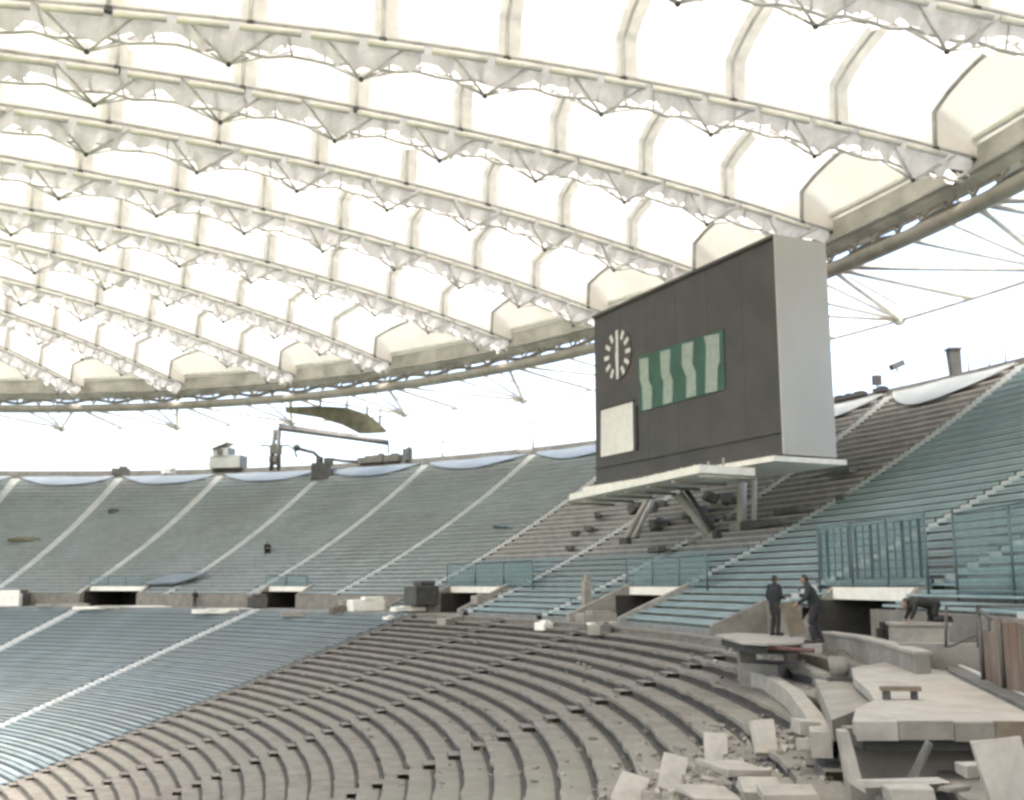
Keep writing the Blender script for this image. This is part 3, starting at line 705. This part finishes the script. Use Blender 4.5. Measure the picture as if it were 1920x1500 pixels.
# site machine
p, t = rimp(640); r = empty('site_machine', p, 'dark lifting machine with a raised arm parked on the far rim under the boom', 'machine')
q = P(t, WT-1.6, zU(WT-1.6))
mb = MB(); mb.box(q+Vector((0, 0, .7)), (2.3, 1.6, 1.9), rz=.2); mb.box(q+Vector((.9, 0, 1.9)), (1.1, 1.3, .8), rz=.2); mb.box(q+Vector((-.2, 0, 2.0)), (.6, .8, 1.0), rz=-.2); mb.build('body', M['darksteel'], r)
mb = MB(); mb.tube([q+Vector((-.2, 0, 2.3)), q+Vector((-.9, 0, 3.0)), q+Vector((-2.9, 0, 3.5))], .24, 6); mb.tube([q+Vector((1.2, 0, 2.2)), q+Vector((2.6, 0, 2.0)), q+Vector((4.4, 0, 1.9))], .2, 6); mb.build('arm', M['darksteel'], r)
mb = MB(); mb.ball(q+Vector((-3.0, 0, 3.6)), .45, n=8); mb.build('bucket', M['darksteel'], r)
for n_, (x, w, h_, nm) in enumerate(((690, 2.6, .7, 'nearest the lifting machine'), (712, 1.4, .9, 'between two others'), (738, 2.2, .8, 'long one left of the post'), (765, .8, 1.4, 'tall one at the end of the dark row'))):
    p, t = rimp(x); rz = atan2(bpn(t)[1][1], bpn(t)[1][0])+pi/2
    mb = MB(); mb.box(p+Vector((0, -.3, h_/2-.2)), (w, .9, h_), rz=rz); mb.box(p+Vector((.2, -.3, h_*.8)), (w*.4, .6, h_*.4), rz=rz+.2)
    thing1(mb, 'stacked_crate', M['darksteel'], 'dark crate on the far rim, %s' % nm, 'crate', 'dark crates on the rim')
for x, h_, nm in ((830, 2.0, 'thin dark post standing where an aisle meets the far rim'), (1000, 3.0, 'faint slender post on the rim beside the white lamp')):
    p, t = rimp(x); mb = MB(); mb.tube([p-Vector((0, 0, .4)), p+Vector((0, 0, h_))], .12, 6); mb.box(p+Vector((0, 0, h_)), (.5, .4, .6)); thing1(mb, 'rim_post', M['steel'], nm, 'post')
p, t = rimp(1010); mb = MB(); p = P(t, WT+.3, ztop+.6); mb.ball(p, .75, n=10, sc=(1.2, .8, .8)); mb.tube([p-Vector((0, 0, 1)), p], .15, 6); thing1(mb, 'rim_lamp', M['white'], 'round white lamp housing at the top row left of the scoreboard', 'lamp')
p = P(1.195, WT+.3, ztop+.3); mb = MB(); mb.box(p+Vector((0, 0, .3)), (1.6, .7, .7), rz=.9); mb.ball(p+Vector((.5, 0, .7)), .4, n=8); thing1(mb, 'white_sack', M['white'], 'small white bundle lying on the rim below the pale cabin', 'bundle')
p = P(1.262, WT+.3, ztop+.3); mb = MB(); mb.box(p+Vector((0, 0, .3)), (2.2, .7, .8), rz=.3); mb.box(p+Vector((.3, 0, .8)), (1, .5, .4), rz=.3); thing1(mb, 'dark_bundle', M['darksteel'], 'dark bundle on the rim at the top of the second aisle from the left', 'bundle')
# right rim
p, t = rimp(1645); mb = MB(); mb.box(p+Vector((0, 0, .9)), (.62, .5, .75)); mb.tube([p-Vector((0, 0, .1)), p+Vector((0, 0, .6))], .05, 6); thing1(mb, 'speaker_box', M['black'], 'square black box on a short post on the near rim right of the scoreboard', 'box')
p, t = rimp(1685); r = empty('floodlight', p, 'dark tilted floodlight on a thin tripod between the black box and the grey booth', 'floodlight')
mb = MB(); mb.box(p+Vector((0, 0, 1.7)), (1.1, .5, .45), rz=.2, ry=-.4); mb.build('lamp_head', M['darksteel'], r)
mb = MB(); 
for a in (-.5, .1, .5): mb.tube([p+Vector((a, a*.5, 0)), p+Vector((0, 0, 1.5))], .03, 5)
mb.build('tripod', M['steel'], r)
p, t = rimp(1790); r = empty('rim_booth', p, 'narrow dark grey booth flaring at the top, standing alone on the near rim', 'booth')
mb = MB(); mb.prism([p+Vector((x, y, -.3)) for x, y in ((-.3, -.3), (.4, -.3), (.4, .3), (-.3, .3))], [p+Vector((x, y, 1.75)) for x, y in ((-.42, -.4), (.36, -.4), (.36, .4), (-.42, .4))]); mb.build('body', M['darksteel'], r)
mb = MB(); mb.box(p+Vector((-.03, 0, 1.82)), (1.0, 1.0, .12)); mb.build('roof', M['riser'], r)
for x, h_, nm in ((1815, 1.9, 'leaning pale post just right of the grey booth'), (1855, 1.5, 'short pale post second right of the booth'), (1885, 2.0, 'hooked pale lamp post near the right end of the rim')):
    p, t = rimp(x); mb = MB(); mb.tube([p-Vector((.0, 0, .2)), p+Vector((.15, 0, h_)), p+Vector((.45, 0, h_+.12))], .06, 6); mb.box(p+Vector((.45, 0, h_+.05)), (.4, .2, .16)); thing1(mb, 'rim_lamp_post', M['steel'], nm, 'lamp post')
for x, w, nm in ((1580, 1.2, 'at the scoreboard end'), (1598, 1.0, 'second from the scoreboard'), (1618, 1.5, 'long one under the black box'), (1660, 1.2, 'under the floodlight')):
    p, t = rimp(x); rz = atan2(bpn(t)[1][1], bpn(t)[1][0])+pi/2; p = P(t, WT+2.2, ztop+1.0)
    mb = MB(); mb.box(p+Vector((0, 0, -.05)), (w, .5, .35), rz=rz); mb.box(p+Vector((.1, 0, .15)), (w*.5, .4, .18), rz=rz+.1); thing1(mb, 'planter_box', M['black'], 'low dark box on the near rim, %s' % nm, 'box', 'low dark boxes on the near rim')

# ------------------------------------------------------------------ glass balustrades over the tunnels
def balustrade(ta, tb, o, z, h_, n, label, bars=False):
    r = empty('glass_balustrade', P((ta+tb)/2, o, z), label, 'balustrade', 'glass balustrades over the tunnel mouths')
    ts = [ta+(tb-ta)*k/n for k in range(n+1)]
    for k in range(n):
        e = (ts[k+1]-ts[k])*.04
        a, b = P(ts[k]+e, o, z+.08), P(ts[k+1]-e, o, z+.08); dn = Vector((bpn(ts[k])[1][0], bpn(ts[k])[1][1], 0))*.02
        mb = MB(); mb.prism([a, b, b+dn, a+dn], [v+Vector((0, 0, h_-.14)) for v in (a, b, b+dn, a+dn)]); mb.build('glass_pane', M['glass'], r)
    for k in range(n+1):
        mb = MB(); q = P(ts[k], o, z); mb.tube([q-Vector((0, 0, .25)), q+Vector((0, 0, h_))], .045, 6); mb.build('post', M['bluesteel'], r)
    mb = MB(); mb.tube([P(t, o, z+h_) for t in trange(ta, tb, .01)], .035, 6); mb.tube([P(t, o, z+.04) for t in trange(ta, tb, .01)], .04, 6); mb.build('rail', M['bluesteel'], r)
    if bars:
        for k in range(14):
            t = ta+(tb-ta)*(k+.5)/14; mb = MB(); w = random.choice((.05, .09, .12)); q = P(t, o-.05, z); mb.box(q+Vector((0, 0, h_*.52)), (w, .02, h_*.8), rz=.2); mb.build('bar', M['skyblue' if k % 2 else 'bluesteel'], r)
    return r
balustrade(-.212, -.100, 1.45, -.02, 2.35, 3, 'tall glass balustrade with pale upright bars behind the standing workers', True)
balustrade(-.335, -.245, 1.2, -.2, 2.3, 2, 'tall glass balustrade with a dark blue corner post at the right edge')
balustrade(.045, .165, 1.45, -.03, 1.55, 3, 'glass balustrade over the tunnel mouth right below the scoreboard')
balustrade(.32, .47, 1.45, -.03, 1.7, 3, 'glass balustrade over the tunnel mouth left below the scoreboard')
balustrade(.725, .80, 1.45, -.03, .9, 2, 'low glass balustrade over the small tunnel mouth left of centre')
balustrade(1.02, 1.11, 1.45, -.03, .95, 3, 'low glass balustrade over the wide tunnel mouth at the left')
# pale sloping canopy beside the left tunnel
mb = MB(); A = [P(1.015, 1.0, .1), P(.955, 1.2, .25), P(.93, 3.2, 1.2), P(.99, 3.2, 1.1)]; mb.prism(A, [v+Vector((0, 0, .12)) for v in A]); thing1(mb, 'tunnel_awning', M['skyblue'], 'pale blue sloping sheet beside the wide tunnel mouth at the left', 'awning')

# ------------------------------------------------------------------ materials lying about on the walkway and terraces
def lying(px, py, size, name, m, label, cat, rz=0, group=None, d0=12, lift=0, extra=True, rx=0):
    p = hit(px, py, d0); mb = MB(); c = p+Vector((0, 0, size[2]/2+lift))
    mb.box(c, size, rz=rz, rx=rx)
    if extra: mb.box(c+Vector((size[0]*.08, size[1]*.05, size[2]*.62)), (size[0]*.7, size[1]*.6, size[2]*.26), rz=rz+.15, rx=rx)
    o = thing1(mb, name, m, label, cat, group); 
    b = o.modifiers.new('bevel', 'BEVEL'); b.width = min(size)*.08; b.segments = 2
    return o
lying(230, 1142, (9, .6, .25), 'stone_slab', M['white'], 'long pale slabs lying in front of the wide left tunnel mouth', 'slab', .2, d0=60)
lying(118, 1138, (5, .6, .3), 'stone_slab', M['pale'], 'pale slabs on the walkway left of the wide tunnel mouth', 'slab', .1, d0=60)
lying(420, 1150, (5.5, .9, .35), 'stone_slab', M['white'], 'pale slabs on the walkway right of the lone far figure', 'slab', .3, d0=60)
lying(572, 1156, (3.8, 1.2, .35), 'stone_slab', M['pale'], 'pale slab stack in front of the small tunnel mouth', 'slab', .3, d0=60)
lying(482, 1132, (1.8, 1.2, 1.0), 'tool_box', M['darksteel'], 'dark rounded tool box left of the small tunnel mouth', 'tool box', .3, d0=60)
lying(700, 1128, (4.2, 1.1, .9), 'sack_pile', M['white'], 'heap of white sacks left of the dark container', 'sacks', .6, d0=60)
lying(655, 1132, (1.6, 1.1, .8), 'sack_pile', M['pale'], 'small heap of sacks at the foot of an aisle left of the white heap', 'sacks', .4, d0=60)
lying(640, 1150, (1.8, 1.0, .5), 'timber_stack', M['wood'], 'yellowish timber stack right of the small tunnel mouth', 'timber', .5, d0=60)
lying(790, 1136, (2.2, 1.6, 1.5), 'metal_container', M['darksteel'], 'dark grey open container left of the third tunnel mouth', 'container', .7, d0=50)
lying(765, 1146, (2.6, .8, .3), 'stone_slab', M['white'], 'white slab lying in front of the dark container', 'slab', .6, d0=50)
lying(905, 1133, (1.5, .8, .6), 'stone_slab', M['pale'], 'pale block just inside the third tunnel mouth', 'block', .6, d0=50)
lying(850, 1172, (2.4, .8, .45), 'concrete_block', M['pale'], 'pale block on the top rows below the third tunnel mouth', 'block', .9, d0=30)
lying(733, 1164, (1.2, .6, .3), 'concrete_block', M['white'], 'small white block on the top rows left of the pale one', 'block', .9, d0=30)
lying(1020, 1182, (.9, .7, .45), 'concrete_block', M['white'], 'single white block on the top rows at mid terrace', 'block', .9, d0=30)
lying(1125, 1190, (1.6, .7, .5), 'concrete_block', M['pale'], 'pale block below the fourth tunnel mouth', 'block', 1.1, d0=30)
lying(1100, 1142, (.5, .5, 1.6), 'concrete_post', M['pale'], 'short pale post left of the fourth tunnel mouth', 'post', .3, d0=30)
lying(1118, 1158, (2.0, 1.2, .5), 'rubble_heap', M['pale'], 'light rubble heap left of the fourth tunnel mouth', 'rubble', .3, d0=30)
lying(1140, 1170, (3.6, .3, .12), 'timber_plank', M['white'], 'long pale plank in front of the fourth tunnel mouth', 'plank', .9, d0=30, extra=False)
lying(12, 1138, (2.6, 1.4, 1.3), 'cement_mixer', M['white'], 'white machine on the walkway at the left edge of the picture', 'machine', .2, d0=60)
lying(38, 1128, (1.4, 1.2, 1.3), 'tool_box', M['darksteel'], 'dark box beside the white machine at the left edge', 'box', .5, d0=60)
lying(950, 998, (3.2, .4, .22), 'timber_plank', M['bluesteel'], 'dark blue plank lying across rows left of the scoreboard', 'plank', .75, d0=60, extra=False, lift=.3)
lying(45, 1018, (3.4, 1.2, .35), 'tarp_heap', M['tarp'], 'olive tarpaulin heap on the upper terrace at the far left', 'tarpaulin', .3, d0=60, lift=.2)
lying(210, 966, (1.0, .8, .5), 'tool_box', M['darksteel'], 'tiny dark box on the upper terrace near the second aisle', 'box', .3, d0=60, lift=.2)
for x, y, w, rzz, m, nm in ((1080, 1008, 1.5, .8, 'darksteel', 'left of the scoreboard struts'), (1105, 1000, 3.2, .9, 'wood', 'beside the dark crate left of the struts'), (1070, 1036, 3.0, .9, 'riser', 'lowest one left of the struts'), (1230, 1040, 5.0, 1.1, 'riser', 'below the leaning struts'),
                     (1120, 975, 4.0, 1.0, 'riser', 'under the tip of the catwalk'), (1480, 968, 3.5, 1.25, 'riser', 'on bare rows right of the posts'), (1580, 944, .9, 1.2, 'darksteel', 'small one right of the scoreboard'), (1440, 992, 4.5, 1.2, 'riser', 'right of the post feet'), (1300, 1022, 1.2, 1.2, 'pale', 'by the foot of the pale strut'), (1560, 900, 6, 1.2, 'riser', 'under the right end of the board')):
    lying(x, y, (w, .5, .35), 'formwork_board', M[m], 'board lying on bare terrace rows, %s' % nm, 'board', rzz+.5, 'boards on the bare terrace', d0=40, lift=.15, extra=False)
for x, y, s_, nm in ((1215, 960, 1.5, 'left'), (1240, 990, 1.1, 'low left'), (1300, 975, 1.3, 'middle'), (1365, 950, 1.5, 'right'), (1345, 985, 1.0, 'low right')):
    p = hit(x, y, 40); mb = MB()
    for k in range(5): mb.box(p+Vector((random.uniform(-1, 1)*s_*.7, random.uniform(-1, 1)*s_*.7, random.uniform(.1, .5)*s_)), (s_*random.uniform(.4, .9), s_*random.uniform(.3, .6), s_*random.uniform(.2, .5)), rz=random.uniform(0, 3), rx=random.uniform(-.5, .5))
    thing1(mb, 'rubble_heap', M['riser'], 'dark rubble heap under the scoreboard, the %s one between the struts' % nm, 'rubble', 'rubble under the scoreboard')

# ------------------------------------------------------------------ building site at the lower right
def poly_on(z, pts): return [on_z(x, y, z) for x, y in pts]
def slabz(mb, pts, z0, z1, mi=0):
    b = [Vector((p.x, p.y, z0)) for p in pts]; mb.prism(b, [Vector((p.x, p.y, z1)) for p in pts], mi)
# deck
r = empty('concrete_deck', on_z(1760, 1340, -1.8), 'broad pale concrete deck with a thick front edge at the lower right', 'deck')
pts = poly_on(-1.8, [(1598, 1352), (1604, 1328), (1640, 1312), (1626, 1292), (1602, 1272), (1596, 1252), (1680, 1238), (1782, 1262), (1930, 1338), (1964, 1352)])
mb = MB(); slabz(mb, pts, -1.97, -1.8); mb.build('top_slab', M['pale'], r, bevel=.01)
yf = on_z(1598, 1352, -1.8).y
x0, x1 = on_z(1600, 1352, -1.8).x, on_z(1966, 1352, -1.8).x
xa = x0
for k, (w, m, dz) in enumerate(((.58, 'pale', .0), (.75, 'conc', .01), (.55, 'conc', -.01), (.42, 'wood', .005), (.30, 'conc', 0))):
    mb = MB(); mb.box((xa+w/2, yf-.035, -1.925+dz), (w-.012, .07, .245)); mb.build('edge_board', M[m], r); xa += w
mb = MB(); mb.box(((x0+x1)/2+.1, yf+.55, -2.12), (x1-x0-.1, 1.0, .14)); mb.build('underside_shade', M['dark'], r)  # near-black box stands in for the shaded gap under the deck
mb = MB(); mb.box(((x0+x1)/2+.1, yf+1.0, -2.6), (x1-x0-.15, .3, 1.2)); mb.build('back_wall', M['conc'], r)
mb = MB(); a = at(1590, 1372, yf-.1); mb.prism([a+Vector((-.03, 0, -.65)), a+Vector((.13, -.2, -.75)), a+Vector((.15, .3, -.65)), a+Vector((0, .3, -.65))], [a+Vector((-.12, 0, 0)), a+Vector((.0, -.04, 0)), a+Vector((.05, .3, 0)), a+Vector((-.08, .3, 0))]); mb.build('corner_post', M['pale'], r)
# debris under and in front of the deck
def block(px, py, d, size, rz, rx, ry, label, m='pale', name='concrete_block', group='loose blocks at the building site', cat='block'):
    p = at(px, py, d); mb = MB(); mb.box(p, size, rz=rz, rx=rx, ry=ry); mb.v = [tuple(c_+random.uniform(-.07, .07)*min(.5, max(size)) for c_ in v_) for v_ in mb.v]; o = thing1(mb, name, M[m], label, cat, group)
    b = o.modifiers.new('bevel', 'BEVEL'); b.width = .015; b.segments = 2; return o
block(1885, 1455, 12.6, (.62, .08, .85), 0, -.35, -.12, 'large pale slab leaning under the right end of the deck', 'pale', 'leaning_slab', None, 'slab')
block(1825, 1443, 13.4, (.34, .25, .14), .1, 0, 0, 'small pale block under the deck near the leaning slab')
block(1705, 1492, 12.5, (.52, .3, .16), .05, 0, 0, 'pale block at the bottom edge below the deck')
block(1725, 1432, 13.6, (.55, .04, .10), 0, 0, -1.0, 'thin board leaning against the wall under the deck', 'riser', 'leaning_board', None, 'board')
block(1690, 1464, 12.9, (1.0, .2, .05), .05, 0, 0, 'thin pale plank lying below the deck', 'pale', 'timber_plank', None, 'plank')
block(1790, 1478, 12.6, (.3, .2, .07), .3, 0, 0, 'flat pinkish block between the two planks below the deck', 'taupe')
# leaning pale slabs on the terrace steps
for x, y, d, sz, rz, rx, ry, nm in ((1262, 1452, 22.5, (.52, .12, 1.0), .2, -.85, .42, 'tilted right, left of the upright ones'),
                                (1342, 1412, 23.0, (.46, .12, .95), .1, -.80, .22, 'slightly tilted, in the middle of the row'),
                                (1434, 1382, 22.0, (.44, .12, .78), 0, -.75, .03, 'upright and the highest'),
                                (1182, 1484, 22.5, (.6, .12, .95), .3, -.95, .6, 'most tilted, at the bottom edge'),
                                (1512, 1362, 19.5, (.46, .3, .26), .3, 0, .1, 'at the lower end of the curved kerb'),
                                (1518, 1396, 19.0, (.46, .3, .2), -.1, 0, 0, 'flat one just below the kerb end'),
                                (1425, 1480, 18.0, (.62, .6, .14), 0, .25, 0, 'square one at the bottom edge'),
                                (1478, 1486, 16.5, (.8, .5, .12), 0, .1, 0, 'flat one at the bottom edge'),
                                (1375, 1440, 20.0, (1.1, .8, .10), .6, .15, .1, 'broad flat one between two upright slabs'),
                                (1330, 1490, 19.0, (.9, .7, .10), .3, .15, .1, 'broad flat one at the bottom, below the middle slab')):
    block(x, y, d, sz, rz, rx, ry, 'pale block on the broken steps, %s' % nm)
# kerbs
def kerb(pts, z, w, h_, label, m='pale', dark='conc'):
    q = [on_z(x, y, z) for x, y in pts]; P2 = []
    for i in range(len(q)-1):
        for k in range(6): P2.append(q[i].lerp(q[i+1], k/6))
    P2.append(q[-1])
    mb = MB(); vs = []; n = len(P2)
    for i, p in enumerate(P2):
        d = (P2[min(i+1, n-1)]-P2[max(i-1, 0)]).normalized(); s_ = Vector((-d.y, d.x, 0)) if True else 0
        if s_.x < 0: s_ = -s_
        vs += [p, p+s_*w, p+s_*w-Vector((0, 0, h_)), p-Vector((0, 0, h_))]
    fs = [(i*4+j, i*4+(j+1) % 4, (i+1)*4+(j+1) % 4, (i+1)*4+j) for i in range(n-1) for j in range(4)]+[(0, 1, 2, 3), ((n-1)*4+3, (n-1)*4+2, (n-1)*4+1, (n-1)*4)]
    mb.add(vs, fs); return thing1(mb, 'concrete_kerb', M[m], label, 'kerb')
kerb([(1385, 1253), (1430, 1265), (1475, 1294), (1508, 1338), (1520, 1372)], -2.42, .34, .42, 'curved pale kerb sweeping down to the loose blocks')
kerb([(1452, 1232), (1495, 1244), (1528, 1262)], -2.25, .35, .5, 'short pale kerb above the curved one')
kerb([(1512, 1208), (1560, 1212), (1600, 1224), (1655, 1240)], -1.95, .28, .12, 'thin pale kerb running from the workers to the deck')
kerb([(1385, 1243), (1425, 1238)], -2.2, 1.2, .7, 'squat grey block at the start of the curved kerb', 'conc')
# low wall
q = [on_z(x, y, -1.35) for x, y in ((1540, 1184), (1600, 1192), (1660, 1206), (1716, 1222))]
r = empty('low_wall', q[1]-Vector((0, 0, .6)), 'low concrete wall with a pale coping behind the bulky worker', 'wall')
mb = MB()
for i in range(3): 
    a, b = q[i], q[i+1]; n_ = Vector((.35, .12, 0)); dn = Vector((0, 0, -.65)); u = Vector((0, 0, -.07)); mb.prism([a+dn, b+dn, b+n_+dn, a+n_+dn], [a+u, b+u, b+n_+u, a+n_+u])
mb.build('wall_face', M['conc'], r)
mb = MB()
for i in range(3):
    a, b = q[i]-Vector((.04, .02, .066)), q[i+1]-Vector((.04, .02, .066)); n_ = Vector((.45, .16, 0)); mb.prism([a, b, b+n_, a+n_], [v+Vector((0, 0, .07)) for v in (a, b, b+n_, a+n_)])
mb.build('coping', M['pale'], r)
# grey wall behind the deck
a = on_z(1690, 1250, -1.82); b = on_z(1850, 1262, -1.82)
mb = MB(); n_ = Vector((.1, .4, 0)); tz = [Vector((0, 0, .52)), Vector((0, 0, .60))]; mb.prism([a, b, b+n_, a+n_], [a+tz[0], b+tz[1], b+n_+tz[1], a+n_+tz[0]]); thing1(mb, 'parapet_block', M['conc'], 'plain grey parapet block between the deck and the guardrail', 'wall')
# block pier with coping where the crouching worker leans
c = at(1722, 1192, 27.5); mb = MB(); mb.box(c+Vector((0, 0, -.05)), (1.3, .7, .62), rz=-.15); mb.box(c+Vector((0, 0, .30)), (1.42, .82, .07), rz=-.15); thing1(mb, 'concrete_pier', M['pale'], 'squat pale concrete pier under the kneeling worker', 'pier')
person(c+Vector((.1, .0, .34)), radians(84), 'worker in dark clothes on hands and knees on the squat concrete pier', 'darkcloth', 'darkcloth', 'crawl', 1.75)
lying(1658, 1190, (.35, .35, .75), 'cement_sack', M['darkcloth'], 'dark upright sack leaning at the left side of the concrete pier', 'sack', .2, d0=24)
# plank platform of the workers
a = [on_z(x, y, -1.5) for x, y in ((1340, 1190), (1385, 1186), (1460, 1190), (1512, 1196), (1510, 1205), (1440, 1207), (1390, 1204))]
r = empty('plank_platform', a[3]-Vector((0, 0, .8)), 'bright plank platform on a grey base under the standing worker', 'platform')
mb = MB(); slabz(mb, a, -1.56, -1.5); mb.build('plank', M['pale'], r)
mb = MB(); cen = sum(a, Vector())/len(a); slabz(mb, [cen.lerp(v, .86) for v in a], -1.80, -1.565); mb.build('support_frame', M['dark'], r)
for x in (1400, 1488):
    q = on_z(x, 1192, -1.5)+Vector((0, .1, -.85)); mb = MB(); mb.box(q, (.5, .4, 1.1)); mb.build('support_pier', M['conc'], r)
mb = MB(); q0_ = on_z(1440, 1214, -1.62); q1_ = on_z(1525, 1220, -1.62); mb.tube([q0_, q1_], .06, 6); mb.build('cross_beam', M['red'], r)
mb = MB(); c = at(1487, 1160, 31.0); mb.box(c, (.5, .06, .95), rz=.1, rx=-.2, ry=-.25); thing1(mb, 'plywood_sheet', M['wood'], 'tan plywood sheet propped between the two workers', 'sheet')
# bucket, base, red board, trough
c = on_z(1574, 1268, -2.0); mb = MB(); mb.tube([c, c+Vector((0, 0, .42))], .2, 16, rs=[.19, .25]); r = empty('metal_bucket', c, 'grey metal bucket beside the trough left of the deck', 'bucket')
mb.build('shell', M['conc'], r); mb = MB(); mb.tube([c+Vector((.25*cos(a_), 0, .42+.16*sin(a_))) for a_ in [pi*k/10 for k in range(11)]], .015, 5); mb.build('handle', M['darksteel'], r)
mb = MB(); mb.box(c+Vector((.02, -.35, -.03)), (.75, .25, .09), rz=-.05); thing1(mb, 'timber_beam', M['darksteel'], 'dark beam in front of the metal bucket', 'beam')
mb = MB(); mb.box(c+Vector((.62, -.45, -.03)), (.45, .22, .08), rz=-.25); thing1(mb, 'red_board', M['red'], 'short dark red board right of the dark beam', 'board')
A = [on_z(1528, 1272, -2.1), on_z(1640, 1288, -2.02), on_z(1640, 1318, -2.02), on_z(1560, 1350, -2.15)]
mb = MB(); mb.prism([v-Vector((0, 0, .35)) for v in A], A); thing1(mb, 'mortar_slab', M['conc'], 'smooth grey slab between the curved kerb and the deck', 'slab')
# trestle plank on the deck
p = on_z(1690, 1300, -1.7); r = empty('trestle_table', on_z(1690, 1312, -1.8), 'low dark plank bench standing on the pale deck', 'bench')
mb = MB(); mb.box(at(1688, 1291, p.y), (.62, .16, .07), rz=-.05); mb.build('plank', M['wood'], r); mb = MB(); mb.box(at(1662, 1303, p.y), (.10, .12, .20)); mb.build('leg', M['darksteel'], r)
mb = MB(); mb.box(at(1714, 1303, p.y+.05), (.08, .12, .18)); mb.build('leg', M['darksteel'], r)
# channel along the deck
mb = MB(); A = [on_z(1772, 1250, -1.79), on_z(1800, 1256, -1.79), on_z(1960, 1330, -1.79), on_z(1960, 1352, -1.79), on_z(1780, 1262, -1.79)]
mb.prism(A, [v+Vector((0, 0, .06)) for v in A]); thing1(mb, 'steel_channel', M['riser'], 'dark steel channel along the right side of the deck', 'channel')
mb = MB(); mb.tube([on_z(1785, 1243, -1.72), on_z(1960, 1318, -1.72)], .05, 8); thing1(mb, 'scaffold_pipe', M['boardside'], 'pale pipe lying beside the steel channel', 'pipe')
# guardrail
r = empty('guardrail', at(1800, 1215, 21.5), 'dark pipe guardrail with a sloping brace at the right', 'guardrail')
for pl, rr in (([(1774, 1135, 22), (1774, 1214, 22)], .03), ([(1834, 1142, 21), (1836, 1214, 21)], .045), ([(1774, 1136, 22), (1832, 1136, 21)], .03), ([(1832, 1142, 21), (1870, 1166, 20), (1902, 1182, 19)], .035), ([(1835, 1136, 21), (1925, 1137, 19)], .03), ([(1780, 1213, 22), (1832, 1190, 21)], .02), ([(1855, 1150, 20.5), (1855, 1215, 20.5)], .025)):
    mb = MB(); mb.tube([at(*q) for q in pl], rr, 6); mb.build('rail_pipe', M['darksteel'], r)
# rusty hoarding
r = empty('rusty_hoarding', at(1880, 1285, 18.5), 'row of rusty brown boards standing at the right edge beside the deck', 'hoarding')
a, b = at(1846, 1262, 20.6), at(1990, 1330, 15.5)
for k in range(9):
    f0, f1 = k/9, (k+.93)/9; A, B = a.lerp(b, f0), a.lerp(b, f1); A.z = B.z = -1.78; hh = 1.05+.12*random.random()+(.1 if k > 1 else -.1)
    dn = Vector((.03*(1+k % 2), .02, 0)); mb = MB(); mb.prism([A, B, B+dn, A+dn], [v+Vector((0, 0, hh)) for v in (A, B, B+dn, A+dn)]); mb.build('board', M['rust' if k % 3 != 1 else 'wood' if k > 5 else 'rust'], r)
for k in (0, 3, 6):
    A = a.lerp(b, k/9)+Vector((-.04, -.03, 0)); A.z = -1.78; mb = MB(); mb.tube([A, A+Vector((0, 0, 1.15))], .045, 6); mb.build('post', M['darksteel'], r)

# ------------------------------------------------------------------ loose chips and dust over the broken steps
mb = MB(); rr = random.Random(3)
for k in range(1700):
    if k < 1100: t, o_ = rr.gauss(-.37, .035), rr.gauss(-6.6, 2.2)
    else: t, o_ = rr.uniform(-.55, .05), rr.uniform(-16, -3.2)
    if rr.random() < .35: continue
    if o_ > -3.05: continue
    kk = int((-3-o_)/LTR); p = P(t, o_, -H-.345*LTR*(kk+1)); s_ = rr.choice((.03, .04, .05, .06, .09, .13))
    mb.box(p+Vector((0, 0, s_*.25)), (s_*rr.uniform(.8, 2.2), s_*rr.uniform(.6, 1.4), s_*rr.uniform(.4, 1)), rz=rr.uniform(0, 3), rx=rr.uniform(-.5, .5), ry=rr.uniform(-.5, .5), mi=rr.choice((0, 0, 1, 2)))
o = mb.build('stone_chips', [M['conc'], M['pale'], M['taupe']]); tag(o, 'scattered stone chips and rubble crumbs over the broken steps', 'rubble', kind='stuff')
